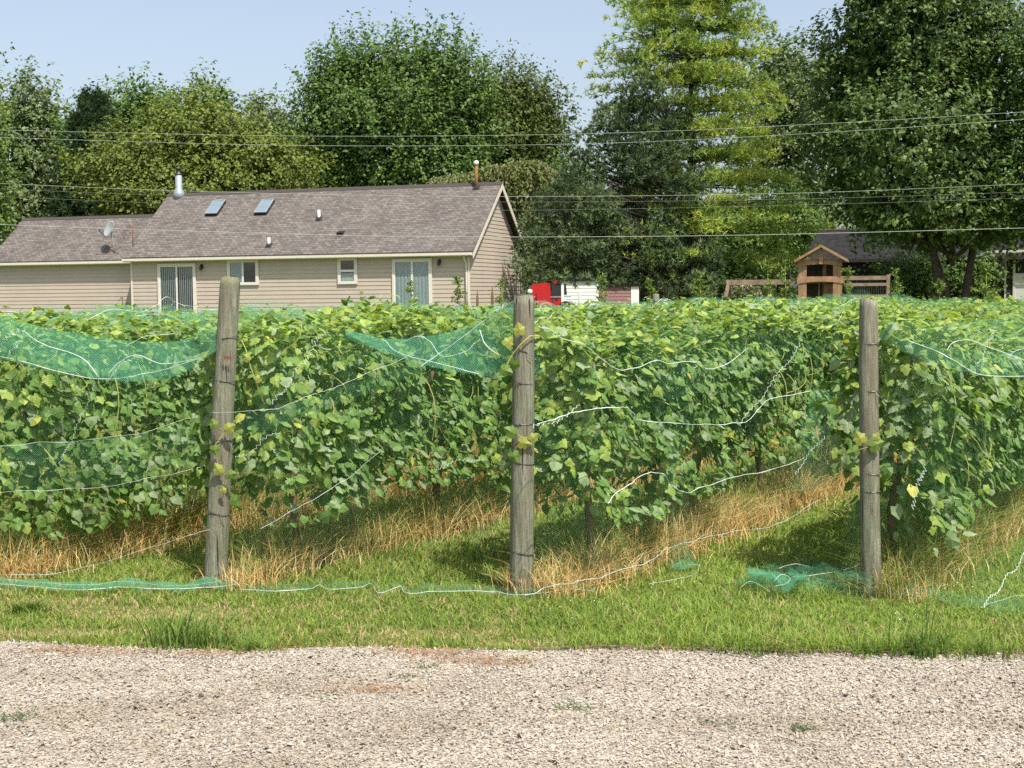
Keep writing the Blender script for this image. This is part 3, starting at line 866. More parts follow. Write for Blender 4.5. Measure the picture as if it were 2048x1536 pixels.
# 1 sagging band left of the leaning post
r1 = empty('bird_net', A(200, 760, 10.2), 0, 'sagging green bird net with white cords left of the leaning post', 'net')
top_ = [A(-260, 640, 10.0), A(-60, 622, 10.1), A(90, 655, 10.25), A(250, 680, 10.2), A(360, 680, 10.1), A(440, 640, 9.93)]
mid_ = [A(-260, 690, 9.9), A(-60, 670, 9.95), A(90, 700, 10.05), A(250, 728, 10.05), A(360, 715, 10.0), A(440, 672, 9.9)]
bot_ = [A(-260, 745, 9.9), A(-60, 712, 9.95), A(90, 738, 10.0), A(230, 762, 10.0), A(350, 752, 9.98), A(438, 700, 9.9)]
net_sheet(r1, [top_, mid_, bot_], MAT['net_dense'], 110, 26, .05, 4.5, 1)
net_sheet(r1, [[p + np.array([0, -.03, -.01]) for p in mid_], [p + np.array([.05, -.05, .03]) for p in bot_]], MAT['net_mid'], 90, 14, .05, 6, 3, name='fold')
cord(r1, [A(-60, 700, 9.93), A(40, 722, 9.96), A(110, 742, 9.97), A(190, 758, 9.97), A(260, 752, 9.97), A(330, 738, 9.97), A(400, 715, 9.95), A(440, 690, 9.9)], .005, .006, seed=1)
cord(r1, [A(45, 660, 10.05), A(90, 690, 10.0), A(160, 715, 9.97), A(195, 755, 9.96)], .006, .01, seed=2)
cord(r1, [A(215, 750, 9.96), A(245, 720, 9.97), A(275, 708, 10.0), A(330, 728, 9.98), A(400, 720, 9.95)], .005, .01, seed=3)
cord(r1, [A(250, 692, 10.15), A(290, 672, 10.2), A(350, 668, 10.2)], .004, .008, seed=4)
zigzag(r1, A(-10, 705, 9.93), A(38, 655, 10.0), .02, 14); zigzag(r1, A(20, 710, 9.93), A(50, 665, 10.0), .015, 12)
zigzag(r1, A(215, 755, 9.95), A(270, 708, 9.98), .012, 14)
# 2 hammock between the leaning and the middle post
r2 = empty('bird_net', A(880, 740, 9.9), 0, 'taut green net hammock tied up to the top of the middle post', 'net')
top_ = [A(690, 660, 10.5), A(780, 678, 10.35), A(880, 668, 10.1), A(960, 640, 9.9), A(1038, 596, 9.60)]
mid_ = [A(690, 668, 10.4), A(780, 697, 10.25), A(880, 705, 10.0), A(970, 690, 9.85), A(1060, 655, 9.66)]
bot_ = [A(690, 678, 10.4), A(780, 708, 10.2), A(870, 735, 9.95), A(980, 752, 9.85), A(1085, 748, 9.72)]
net_sheet(r2, [top_, mid_, bot_], MAT['net_dense'], 90, 26, .035, 4.5, 11)
net_sheet(r2, [[p + np.array([.01, .07, 0]) for p in r] for r in (top_, mid_, bot_)], MAT['net_mid'], 50, 12, .03, 4.0, 12, name='netting')
cord(r2, [A(838, 735, 9.93), A(900, 693, 9.95), A(950, 655, 9.9), A(1000, 620, 9.75), A(1036, 597, 9.58)], .005, .004, seed=5)
cord(r2, [A(768, 680, 10.25), A(790, 700, 10.2), A(850, 722, 9.95), A(910, 735, 9.85), A(960, 750, 9.83)], .005, .008, seed=6)
cord(r2, [A(790, 697, 10.2), A(830, 675, 10.05), A(860, 682, 10.0), A(885, 712, 9.92), A(930, 705, 9.86), A(950, 688, 9.86)], .005, .008, seed=7)
cord(r2, [A(960, 660, 9.86), A(975, 695, 9.82), A(1015, 718, 9.76)], .007, .006, seed=8)
# 3 band right of the right post
r3 = empty('bird_net', A(1950, 740, 9.5), 0, 'green net band sloping away from the right post to the frame edge', 'net')
top_ = [A(1757, 640, 9.52), A(1850, 645, 9.36), A(1950, 640, 9.36), A(2060, 630, 9.4), A(2240, 620, 9.4)]
mid_ = [A(1757, 660, 9.48), A(1850, 688, 9.24), A(1950, 700, 9.2), A(2060, 700, 9.2), A(2240, 690, 9.2)]
bot_ = [A(1757, 682, 9.47), A(1850, 722, 9.18), A(1950, 748, 9.12), A(2060, 756, 9.12), A(2240, 750, 9.15)]
net_sheet(r3, [top_, mid_, bot_], MAT['net_mid'], 60, 18, .03, 3.0, 21)
net_sheet(r3, [[p + np.array([.01, .06, -.01]) for p in mid_], [p + np.array([.01, .05, 0]) for p in bot_]], MAT['net_mid'], 60, 8, .03, 3.0, 22)
cord(r3, [A(1815, 680, 9.20), A(1870, 702, 9.10), A(1910, 722, 9.10), A(1960, 748, 9.10), A(2050, 752, 9.10), A(2200, 748, 9.10)], .0055, .006, seed=9)
cord(r3, [A(1893, 700, 9.10), A(1910, 685, 9.20), A(1945, 682, 9.20), A(1990, 700, 9.10), A(2060, 725, 9.10)], .005, .006, seed=10)
cord(r3, [A(2015, 715, 9.10), A(2035, 700, 9.10), A(2090, 698, 9.10)], .005, .006, seed=13)
zigzag(r3, A(1950, 745, 9.10), A(1995, 645, 9.20), .016, 26, .004)
# 4 tall sheet over the side of the middle row
r4 = empty('bird_net', rp(2, 1350, 1100, .5), 0, 'tall see-through green net sheet hung between middle and right posts', 'net')
o4 = .55
rows4 = [[rp(2, 1068, 640, .2), rp(2, 1180, 668, o4), rp(2, 1330, 650, o4), rp(2, 1480, 660, o4), rp(2, 1640, 690, o4)],
         [rp(2, 1066, 830, .3), rp(2, 1190, 835, o4), rp(2, 1330, 815, o4 + .05), rp(2, 1480, 810, o4), rp(2, 1650, 800, o4)],
         [rp(2, 1066, 1000, .35), rp(2, 1200, 1000, o4 + .05), rp(2, 1340, 970, o4 + .1), rp(2, 1500, 930, o4), rp(2, 1660, 890, o4)],
         [rp(2, 1064, 1185, .35), rp(2, 1200, 1160, o4 + .1), rp(2, 1350, 1100, o4 + .15), rp(2, 1500, 1040, o4 + .05), rp(2, 1680, 960, o4)]]
net_sheet(r4, rows4, MAT['net'], 80, 60, .05, 2.5, 31, axis=NL)
net_sheet(r4, [[rp(2, 1320, 700, o4 + .1), rp(2, 1350, 720, o4 + .12), rp(2, 1372, 720, o4 + .1)], [rp(2, 1325, 900, o4 + .12), rp(2, 1345, 900, o4 + .16), rp(2, 1380, 900, o4 + .1)],
               [rp(2, 1345, 1080, o4 + .14), rp(2, 1356, 1080, o4 + .2), rp(2, 1368, 1080, o4 + .14)], [rp(2, 1335, 1135, o4 + .16), rp(2, 1360, 1140, o4 + .24), rp(2, 1395, 1135, o4 + .16)]], MAT['net'], 14, 40, .05, 5, 33, axis=NL, name='gathered_fold')
net_sheet(r4, [[rp(2, 1640, 760, o4 + .02), rp(2, 1670, 760, o4 + .06), rp(2, 1715, 740, o4 + .02)], [rp(2, 1600, 880, o4 + .05), rp(2, 1650, 880, o4 + .1), rp(2, 1700, 870, o4 + .05)],
               [rp(2, 1580, 985, o4 + .05), rp(2, 1640, 975, o4 + .1), rp(2, 1690, 945, o4 + .05)]], MAT['net_mid'], 20, 26, .06, 4, 35, axis=NL, name='gathered_fold')
o5 = o4 + .08
cord(r4, [rp(2, x, y, o5) for x, y in [(1076, 652), (1125, 675), (1175, 695), (1232, 738), (1265, 738), (1310, 722), (1345, 728), (1395, 725), (1418, 740), (1455, 728), (1495, 698)]], .0065, .012, seed=14)
cord(r4, [rp(2, x, y, o5) for x, y in [(1075, 850), (1120, 832), (1180, 818), (1240, 814), (1262, 820), (1280, 842), (1340, 846), (1400, 850), (1455, 846), (1495, 842), (1530, 805), (1560, 792), (1620, 782)]], .0065, .012, seed=15)
cord(r4, [rp(2, x, y, o5 + .05) for x, y in [(1215, 1005), (1255, 970), (1300, 945), (1330, 955), (1370, 984), (1420, 970), (1480, 952), (1560, 935), (1610, 915)]], .0065, .014, seed=16)
cord(r4, [rp(2, x, y, o5 + .08) for x, y in [(1050, 1190), (1110, 1172), (1200, 1155), (1290, 1125), (1350, 1090), (1400, 1078), (1470, 1062), (1560, 1045), (1640, 1000)]], .004, .01, seed=17)
zigzag(r4, rp(2, 1600, 690, o5), rp(2, 1480, 850, o5), .012, 24, .003); zigzag(r4, rp(2, 1650, 870, o5), rp(2, 1590, 945, o5), .014, 14, .0035)
zigzag(r4, rp(2, 1065, 860, o5), rp(2, 1160, 815, o5), .014, 12, .003)
# loose tail of that sheet lying on the lawn
g = [on_ground(x, y, .03) for x, y in [(1345, 1140), (1370, 1138), (1398, 1130)]]
net_sheet(r4, [[rp(2, 1340, 1085, o4 + .2), rp(2, 1358, 1080, o4 + .22), rp(2, 1372, 1085, o4 + .2)], [on_ground(1340, 1120, .1), on_ground(1368, 1115, .1), on_ground(1392, 1120, .08)], g], MAT['net_dense'], 14, 12, .03, 6, 37, name='loose_tail')
cord(r4, [on_ground(x, y, .035) for x, y in [(1300, 1168), (1345, 1160), (1380, 1152), (1398, 1140), (1392, 1130), (1360, 1134)]], .004, .006, seed=18)
# 5 low side sheets over the left rows and by the posts
r5 = empty('bird_net', rp(0, 200, 1000, .5), 0, 'dark green low net hanging across the left vine row', 'net')
net_sheet(r5, [[rp(0, -160, 690, .5), rp(0, 100, 720, .5), rp(0, 300, 740, .5), rp(0, 500, 700, .5)], [rp(0, -160, 880, .55), rp(0, 100, 870, .6), rp(0, 300, 850, .55), rp(0, 500, 800, .5)]], MAT['net'], 60, 24, .04, 3, 41, axis=NL)
net_sheet(r5, [[rp(0, -160, 895, .58), rp(0, 80, 885, .62), rp(0, 260, 868, .6), rp(0, 420, 835, .55), rp(0, 560, 800, .5)], [rp(0, -160, 940, .6), rp(0, 80, 930, .66), rp(0, 260, 915, .62), rp(0, 420, 885, .55), rp(0, 560, 835, .5)],
               [rp(0, -160, 985, .58), rp(0, 80, 978, .62), rp(0, 260, 965, .6), rp(0, 420, 930, .55), rp(0, 560, 880, .5)]], MAT['net_mid'], 70, 16, .04, 3, 43, axis=NL)
cord(r5, [rp(0, x, y, .68) for x, y in [(-60, 893), (80, 886), (200, 876), (300, 860), (400, 832), (450, 818)]], .003, .012, seed=19)
cord(r5, [rp(0, x, y, .68) for x, y in [(-60, 985), (80, 980), (200, 972), (300, 958), (420, 925)]], .003, .012, seed=20)
zigzag(r5, rp(0, 120, 930, .68), rp(0, 190, 770, .6), .014, 26, .0025)
r6 = empty('bird_net', rp(1, 700, 1080, .5), 0, 'fine green net veil over the vine row right of the leaning post', 'net')
net_sheet(r6, [[A(470, 575, 9.92), rp(1, 560, 640, .35), rp(1, 700, 660, .5), rp(1, 1020, 660, .5)], [A(462, 760, 9.9), rp(1, 560, 780, .5), rp(1, 740, 790, .55), rp(1, 1030, 800, .55)],
               [A(452, 960, 9.85), rp(1, 560, 980, .55), rp(1, 760, 970, .6), rp(1, 1030, 950, .55)], [A(440, 1160, 9.85), rp(1, 560, 1150, .6), rp(1, 780, 1110, .62), rp(1, 1030, 1060, .6)]], MAT['net'], 70, 60, .05, 2.5, 51, axis=NL)
net_sheet(r6, [[A(462, 830, 9.86), rp(1, 560, 815, .55), rp(1, 700, 770, .55), rp(1, 850, 720, .5)], [A(458, 878, 9.86), rp(1, 560, 850, .55), rp(1, 700, 800, .55), rp(1, 850, 745, .5)]], MAT['net_mid'], 40, 10, .03, 4, 53, axis=NL)
cord(r6, [A(-60, 1150, 9.98), A(90, 1148, 10.0), A(200, 1128, 9.98), A(330, 1085, 9.9), A(420, 1060, 9.78)], .003, .008, seed=22)
cord(r6, [A(420, 828, 9.78)] + [rp(1, x, y, .6) for x, y in [(520, 822), (600, 800), (660, 780), (740, 745), (840, 700)]], .003, .01, seed=23)
cord(r6, [rp(1, x, y, .65) for x, y in [(520, 1060), (600, 1015), (690, 960), (760, 900)]], .003, .012, seed=24)
zigzag(r6, rp(1, 545, 810, .6), rp(1, 655, 655, .5), .018, 30, .003); zigzag(r6, rp(1, 470, 920, .6), rp(1, 560, 860, .6), .016, 16, .0025)
zigzag(r6, rp(1, 870, 935, .62), rp(1, 960, 915, .62), .012, 14, .0028)
r7 = empty('bird_net', rp(3, 1800, 1150, .5), 0, 'fine green net veil over the vine row right of the right post', 'net')
net_sheet(r7, [[A(1760, 690, 9.58), rp(3, 1850, 720, .45), rp(3, 1950, 740, .5), rp(3, 2250, 740, .5)], [A(1758, 850, 9.55), rp(3, 1850, 860, .5), rp(3, 1950, 870, .55), rp(3, 2250, 880, .55)],
               [A(1758, 1020, 9.5), rp(3, 1850, 1030, .6), rp(3, 1950, 1040, .65), rp(3, 2250, 1050, .65)], [on_ground(1762, 1195, .02), on_ground(1850, 1200, .02), on_ground(1960, 1212, .02), on_ground(2250, 1220, .02)]], MAT['net'], 60, 60, .05, 2.5, 61, axis=NL)
net_sheet(r7, [[A(1712, 800, 9.62), A(1722, 800, 9.5), A(1728, 800, 9.46)], [A(1700, 1000, 9.62), A(1718, 1000, 9.5), A(1726, 1000, 9.44)], [A(1690, 1150, 9.6), A(1712, 1150, 9.46), A(1730, 1150, 9.42)]], MAT['net_mid'], 10, 40, .04, 6, 63, name='gathered_fold')
zigzag(r7, on_ground(1968, 1214, .05), A(2050, 1110, 9.35), .012, 26, .004)
zigzag(r7, rp(3, 1825, 1010, .62), rp(3, 1850, 930, .58), .02, 14, .003)
cord(r7, [on_ground(x, y, .04) for x, y in [(1960, 1216), (2000, 1200), (2060, 1190), (2200, 1190)]], .003, .008, seed=25)
# 6 hems lying on the lawn
def ground_net(label, edge_pts, width, mat, seed, cords=1, lift=.05):
    root = empty('bird_net', on_ground(*edge_pts[len(edge_pts) // 2], 0), 0, label, 'net', 'net hems on the lawn')
    P0 = np.array([on_ground(x, y, .035) for x, y in edge_pts]); P1 = P0 + np.array([0, width, 0])
    Pm = (P0 + P1) / 2 + np.array([0, 0, lift])
    net_sheet(root, [P0, Pm, P1], MAT[mat], 80, 12, .025, 7, seed, axis=(0, .2, 1))
    for c in range(cords):
        cord(root, P0 + np.array([0, width * c * .6 / max(cords - 1, 1), .012 + .01 * c]), .0042, .008, seed=seed + c)
    return root
ground_net('flat green net hem with white cord on the grass, left corner', [(-120, 1168), (0, 1172), (90, 1178), (180, 1182), (240, 1176), (320, 1182), (400, 1178), (470, 1172)], .16, 'net_dense', 71, 2)
ground_net('thin net hem with wavy white cord between leaning and middle posts', [(480, 1182), (560, 1186), (620, 1180), (640, 1172), (660, 1182), (720, 1178), (742, 1171), (760, 1188), (800, 1174), (815, 1190), (880, 1186), (990, 1188)], .10, 'net_mid', 75, 1)
ground_net('pale net hem and cord lying around the foot of the middle post', [(980, 1186), (1030, 1194), (1080, 1190), (1130, 1182), (1190, 1186)], .06, 'net_mid', 79, 1)
rr_ = empty('bird_net', on_ground(1600, 1180), 0, 'heap of crumpled green net on the grass left of the right post', 'net')
for j, (e0, e1, e2, md) in enumerate([([(1490, 1172), (1560, 1180), (1640, 1184), (1740, 1180)], [(1500, 1155), (1570, 1150), (1650, 1148), (1745, 1140)], [(1540, 1130), (1600, 1122), (1660, 1118), (1745, 1105)], 'net_mid'),
                                     ([(1470, 1170), (1520, 1176), (1560, 1182), (1600, 1180)], [(1490, 1155), (1530, 1160), (1570, 1165), (1610, 1162)], [(1500, 1148), (1540, 1146), (1580, 1146), (1620, 1140)], 'net_dense'),
                                     ([(1560, 1176), (1620, 1186), (1690, 1186), (1745, 1192)], [(1570, 1160), (1630, 1160), (1690, 1160), (1745, 1165)], [(1580, 1140), (1640, 1135), (1700, 1135), (1745, 1130)], 'net_mid')]):
    net_sheet(rr_, [[on_ground(*q, .03) for q in e0], [on_ground(*q, .10 + .03 * j) for q in e1], [on_ground(*q, .04) for q in e2]], MAT[md], 50, 26, .06, 7, 81 + j, axis=(0, .1, 1))
for j, pts in enumerate([[(1478, 1172), (1500, 1160), (1520, 1168), (1540, 1182)], [(1550, 1165), (1565, 1150), (1580, 1155), (1570, 1168), (1550, 1172)], [(1580, 1150), (1640, 1148), (1700, 1135), (1740, 1120)], [(1560, 1140), (1590, 1130), (1620, 1135)]]):
    cord(rr_, [on_ground(*q, .12) for q in pts], .0032, .012, seed=90 + j)
ground_net('green net hem spread on the grass right of the right post', [(1775, 1192), (1830, 1196), (1880, 1206), (1960, 1218), (2040, 1222), (2200, 1226)], .32, 'net_mid', 95, 0, .04)
# nets over the tops of the rows
for k in sorted(VINES):
    if k == 4: continue
    p = ROWX[k]; y = np.linspace(0, 1, 1)
    s_in = np.linspace(0.3, (Y_END - p[1]) / D[1], 300); xk = p[0] + D[0] * s_in; yk = p[1] + D[1] * s_in
    s_in = s_in[np.abs(xk) < .376 * yk + 1.5]
    s0, s1 = s_in[0] + (.6 if k >= 0 else 0), s_in[-1]
    nn_ = max(8, int((s1 - s0) * 3))
    s = np.linspace(s0, s1, nn_); tp = prof_top(k, s)
    lab = {0: 'net over the top of the left vine row', 1: 'net over the top of the vine row behind the leaning post', 2: 'net over the top of the middle vine row', 3: 'net over the top of the right vine row'}.get(k, 'thin green net lying over the top of a far grapevine row')
    root = empty('bird_net', p, 0, lab, 'net', 'nets over the vine tops' if k >= 0 else 'nets over the far vine tops')
    lats = [(-.42, -.22), (-.25, .03), (0, .07), (.28, .02), (.46, -.22)]
    if k >= 0: lats.append((.52, -.42))
    nz1 = .10 * (vnoise(s * 1.5, s * 0 + k, 101) - .42) * 2
    rows_ = [row_pt(k, s, np.full(nn_, l) + .05 * (vnoise(s * 2, s * 0 + l * 9, 102) - .5), tp + dz + nz1 * (1 if abs(l) < .4 else .3)) for l, dz in lats]
    net_sheet(root, rows_, MAT['net'] if k >= 0 else MAT['net_mid'], nn_ * 2, 18, .06, 2.5, 110 + k, axis=(0, 0, 1))
    for j in range(3 if k >= 0 else 4):
        a_ = random.uniform(s0, max(s0 + .1, s1 - 3)); 
        for rep in range(2 if k >= 0 else 3):
            Lc = random.uniform(.6, 2.4); b_ = min(s1, a_ + Lc)
            if b_ - a_ < .4: continue
            q = np.linspace(a_, b_, 8)
            l0, l1 = random.uniform(-.1, .4), random.uniform(0, .5)
            ll = np.linspace(l0, l1, 8) + .08 * np.sin(q * 5)
            cord(root, row_pt(k, q, ll, prof_top(k, q) + .12 - .5 * np.clip(ll - .2, 0, 1) + .05 * np.sin(q * 7)), .0045 if k >= 0 else .006, .03, seed=j + 3 * k + 300)
            a_ = b_ + random.uniform(.3, 3)
# ------------------------------------------------------------------ tan house
HTH = R_(18)
HX = np.array([math.cos(HTH), -math.sin(HTH), 0]); HY = np.array([math.sin(HTH), math.cos(HTH), 0])
c0 = at(938, 600, 59.0); HZ = 1.1
HO = np.array([c0[0], c0[1], HZ])
def hl(p):
    d = np.asarray(p) - HO
    return np.array([d @ HX, d @ HY, d[2]])
def hw(px, py, y=0.0):
    """pixel -> house-local point on the wall plane at local y"""
    return hl(on_plane(px, py, HO + HY * y, HY))
house = empty('house', HO, -HTH, 'tan sided ranch house with brown shingle roof and two skylights', 'house')
W_ = 7.5; XL = hw(264, 570)[0]; XG = hw(-8, 570, 1.8)[0]; GY0, GD = 1.8, 5.2
z_e = 2.98; PITCHR = math.tan(R_(38.5))
OV, RK = .28, .30
def gutter(x0, x1, y, z, nm='gutter'):
    B().prism([(y - .13, z - .11), (y - .10, z - .14), (y, z - .14), (y, z + .0), (y - .015, z), (y - .015, z - .12), (y - .12, z - .1), (y - .13, z)], x0, x1, 'x').build(nm, MAT['gutter'], house)
def boards(x0, x1, y, z0, z1, n, x_cut=None):
    hgt = (z1 - z0) / n
    for i in range(n):
        a = z0 + i * hgt; b_ = a + hgt
        B().prism([(y - .022, a), (y - .004, b_ + .004), (y + .03, b_ + .004), (y + .03, a)], x0, x1, 'x').build('siding_board', MAT['siding'], house)
wall_h = z_e
boards(XL, -.0, 0, 0, wall_h - .02, 16)
boards(XG, XL, GY0, 0, wall_h - .02, 16)
# gable end boards, trimmed to the roof slope
ridge_z = z_e + PITCHR * (W_ / 2)
n = 34; hg = ridge_z / n
for i in range(n):
    a, b_ = i * hg, (i + 1) * hg
    def yl_(z): return 0.0 if z <= z_e - .1 else (z - z_e + .1) / PITCHR
    y0a, y0b = yl_(a), yl_(b_)
    if W_ / 2 - y0b < .02: y0b = W_ / 2 - .02
    poly = [(y0a, a), (W_ - y0a, a), (W_ - y0b, b_ + .003), (y0b, b_ + .003)]
    B().add([(.022, poly[0][0], poly[0][1]), (.022, poly[1][0], poly[1][1]), (.004, poly[2][0], poly[2][1]), (.004, poly[3][0], poly[3][1]),
             (-.03, poly[0][0], poly[0][1]), (-.03, poly[1][0], poly[1][1]), (-.03, poly[2][0], poly[2][1]), (-.03, poly[3][0], poly[3][1])],
            [(0, 1, 2, 3), (7, 6, 5, 4), (0, 4, 5, 1), (1, 5, 6, 2), (2, 6, 7, 3), (3, 7, 4, 0)]).build('siding_board', MAT['siding'], house)
# other walls and projection side
B().box(XL - .03, XL + .03, .03, W_, 0, wall_h).build('wall', MAT['siding'], house)
B().box(XL + .03, -.03, W_ - .05, W_, 0, wall_h).build('wall', MAT['siding'], house)
B().box(XG, XG + .05, GY0 + .03, GY0 + GD, 0, wall_h).build('wall', MAT['siding'], house)
# corner trims
for x, y, nm in [(-.045, -.034, 'corner_trim'), (XL - .035, -.034, 'corner_trim')]:
    B().box(x, x + .085, y, y + .05, 0, wall_h - .03).build(nm, MAT['trim'], house)
B().box(.024, .036, -.03, .06, 0, wall_h - .03).build('corner_trim', MAT['trim'], house)
B().box(.024, .036, W_ - .06, W_ + .01, 0, wall_h - .03).build('corner_trim', MAT['trim'], house)
def roof_slab(x0, x1, y_e, y_r, z_at, nm, mat):
    """slope from eave y_e to ridge y_r, uv in metres"""
    zr = z_at + PITCHR * abs(y_r - y_e); th = .10
    L = math.hypot(y_r - y_e, zr - z_at)
    V = [(x0, y_e, z_at), (x1, y_e, z_at), (x1, y_r, zr), (x0, y_r, zr), (x0, y_e, z_at - th), (x1, y_e, z_at - th), (x1, y_r, zr - th), (x0, y_r, zr - th)]
    UVs = np.array([(x0, 0), (x1, 0), (x1, L), (x0, L)] * 2, float)
    Fq = np.array([(0, 1, 2, 3), (7, 6, 5, 4), (0, 4, 5, 1), (1, 5, 6, 2), (2, 6, 7, 3), (3, 7, 4, 0)])
    if y_r < y_e: Fq = Fq[:, ::-1]
    return link(nm, mesh_np(nm, np.array(V), Fq, mat, UV=UVs), house)
ZE = z_e - .02 - PITCHR * OV + .16
roof_f = roof_slab(XL - .25, RK, -OV, W_ / 2, ZE, 'roof', MAT['shingle'])
roof_slab(XL - .25, RK, W_ + OV, W_ / 2 + .002, ZE, 'roof', MAT['shingle'])
ZR = ZE + PITCHR * (W_ / 2 + OV)
GZE = ZE - .03
roof_g = roof_slab(XG - .25, XL - .252, GY0 - OV, GY0 + GD / 2, GZE, 'garage_roof', MAT['shingle'])
roof_slab(XG - .25, XL - .252, GY0 + GD + OV, GY0 + GD / 2 + .002, GZE, 'garage_roof', MAT['shingle'])
GZR = GZE + PITCHR * (GD / 2 + OV)
# rising gable triangle above the garage roof
B().add([(XL - .02, .2, z_e), (XL - .02, W_ - .2, z_e), (XL - .02, W_ / 2, ridge_z - .15), (XL, .2, z_e), (XL, W_ - .2, z_e), (XL, W_ / 2, ridge_z - .15)], [(2, 1, 0), (3, 4, 5), (0, 1, 4, 3), (1, 2, 5, 4), (2, 0, 3, 5)]).build('wall', MAT['siding'], house)
for x0, x1, yr, zr in [(XL - .27, RK + .02, W_ / 2, ZR), (XG - .27, XL - .27, GY0 + GD / 2, GZR)]:
    B().prism([(yr - .16, zr - .10), (yr, zr + .045), (yr + .16, zr - .10), (yr + .16, zr - .13), (yr, zr + .005), (yr - .16, zr - .13)], x0, x1, 'x').build('ridge_cap', MAT['shingle'], house)
# eaves: fascia, gutter, soffit
B().box(XL - .22, RK - .03, -OV + .005, -OV + .03, ZE - .22, ZE - .105).build('fascia', MAT['trim'], house)
gutter(XL - .25, RK - .02, -OV + .004, ZE - .06)
B().box(XL - .2, RK - .05, -OV + .031, -.025, ZE - .215, ZE - .20).build('soffit', MAT['trim'], house)
B().box(XG - .2, XL - .26, GY0 - OV + .005, GY0 - OV + .03, GZE - .22, GZE - .105).build('fascia', MAT['trim'], house)
gutter(XG - .25, XL - .26, GY0 - OV + .004, GZE - .06)
B().box(XG - .2, XL - .26, GY0 - OV + .031, GY0 - .025, GZE - .215, GZE - .20).build('soffit', MAT['trim'], house)
# rake trim and soffit of the gable
for ye, yr in ((-OV, W_ / 2 + .001), (W_ + OV, W_ / 2 - .001)):
    zs = ZE - .105; ze2 = zs + PITCHR * abs(yr - ye)
    B().add([(RK - .002, ye, zs), (RK - .002, yr, ze2), (RK - .002, yr, ze2 - .2), (RK - .002, ye, zs - .2), (RK + .03, ye, zs + .09), (RK + .03, yr, ze2 + .09), (RK + .03, yr, ze2 - .2), (RK + .03, ye, zs - .2)],
            [(0, 1, 2, 3), (7, 6, 5, 4), (0, 4, 5, 1), (1, 5, 6, 2), (2, 6, 7, 3), (3, 7, 4, 0)]).build('rake_trim', MAT['trim'], house)
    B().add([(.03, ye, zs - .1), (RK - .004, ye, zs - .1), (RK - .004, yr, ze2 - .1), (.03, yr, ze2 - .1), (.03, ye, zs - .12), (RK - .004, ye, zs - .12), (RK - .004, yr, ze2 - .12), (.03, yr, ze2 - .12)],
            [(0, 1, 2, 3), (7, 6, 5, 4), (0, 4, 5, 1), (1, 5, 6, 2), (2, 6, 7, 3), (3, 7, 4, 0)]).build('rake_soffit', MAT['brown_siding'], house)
# downspout
xd = hw(932, 540)[0]
B().tube([(xd, -OV + .0, ZE - .19), (xd, -OV + .06, ZE - .3), (xd + .03, -.09, ZE - .52), (xd + .04, -.075, 1.6), (xd + .04, -.075, .1)], .04, 6).build('downspout', MAT['gutter'], house, True)
def opening(px0, px1, py0, py1, nm, style):
    a = hw(px0, py0); b_ = hw(px1, py1); x0, x1, z1 = a[0], b_[0], a[2]
    z0 = b_[2] if style != 'door' else .05
    zc = hw((px0 + px1) / 2, py0)[2]; z1 = zc
    T = .10; y = -.03
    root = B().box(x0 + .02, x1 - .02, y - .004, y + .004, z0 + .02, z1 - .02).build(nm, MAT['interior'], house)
    fr = B()
    fr.box(x0, x0 + T, y - .06, y, z0, z1); fr.box(x1 - T, x1, y - .06, y, z0, z1); fr.box(x0 + T, x1 - T, y - .06, y, z1 - T, z1); fr.box(x0 + T, x1 - T, y - .06, y, z0, z0 + T * .8)
    fr.build('frame', MAT['trim'], root)
    xi0, xi1, zi0, zi1 = x0 + T, x1 - T, z0 + T * .8, z1 - T; s = .05
    xm = (xi0 + xi1) / 2
    if style == 'hung':
        zm = (zi0 + zi1) / 2
        panes = [(xi0, xi1, zm, zi1), (xi0, xi1, zi0, zm)]
    else: panes = [(xi0, xm, zi0, zi1), (xm, xi1, zi0, zi1)]
    for j, (a0, a1, c0_, c1) in enumerate(panes):
        off = -.012 * j
        sb = B(); sb.box(a0, a0 + s, y - .045 + off, y - .025 + off, c0_, c1); sb.box(a1 - s, a1, y - .045 + off, y - .025 + off, c0_, c1)
        sb.box(a0 + s, a1 - s, y - .045 + off, y - .025 + off, c0_, c0_ + s); sb.box(a0 + s, a1 - s, y - .045 + off, y - .025 + off, c1 - s, c1)
        sb.build('sash', MAT['white'], root)
        B().box(a0 + s, a1 - s, y - .036 + off, y - .033 + off, c0_ + s, c1 - s).build('pane', MAT['glass'], root)
    return root, (xi0, xi1, zi0, zi1, y)
r, q = opening(316, 395, 527, 640, 'sliding_door', 'door')
nb = 18
for i in range(nb):
    x = q[0] + .06 + (q[1] - q[0] - .12) * i / (nb - 1)
    if i in (8, 9): continue
    B().add([(x - .028, q[4] - .006, q[2] + .06), (x + .028, q[4] - .02, q[2] + .06), (x + .028, q[4] - .02, q[3] - .06), (x - .028, q[4] - .006, q[3] - .06)], [(0, 1, 2, 3)]).build('blind_slat', MAT['blind'], r)
r, q = opening(785, 866, 517, 640, 'sliding_door', 'door')
xs_ = np.linspace(q[0] + .06, q[1] - .06, 60)
cb = B()
for x0, x1 in zip(xs_[:-1], xs_[1:]):
    ya, yb = q[4] - .013 - .008 * math.sin(x0 * 38), q[4] - .013 - .008 * math.sin(x1 * 38)
    cb.add([(x0, ya, q[2] + .05), (x1, yb, q[2] + .05), (x1, yb, q[3] - .06), (x0, ya, q[3] - .06)], [(0, 1, 2, 3)])
cb.build('curtain', MAT['curtain'], r)
r, q = opening(455, 519, 518, 570, 'window', 'slide')
B().box(q[0] + .06, (q[0] + q[1]) / 2, q[4] - .012, q[4] - .009, q[2] + .06, q[3] - .05).build('curtain', MAT['curtain'], r)
r, q = opening(676, 716, 514, 568, 'window', 'hung')
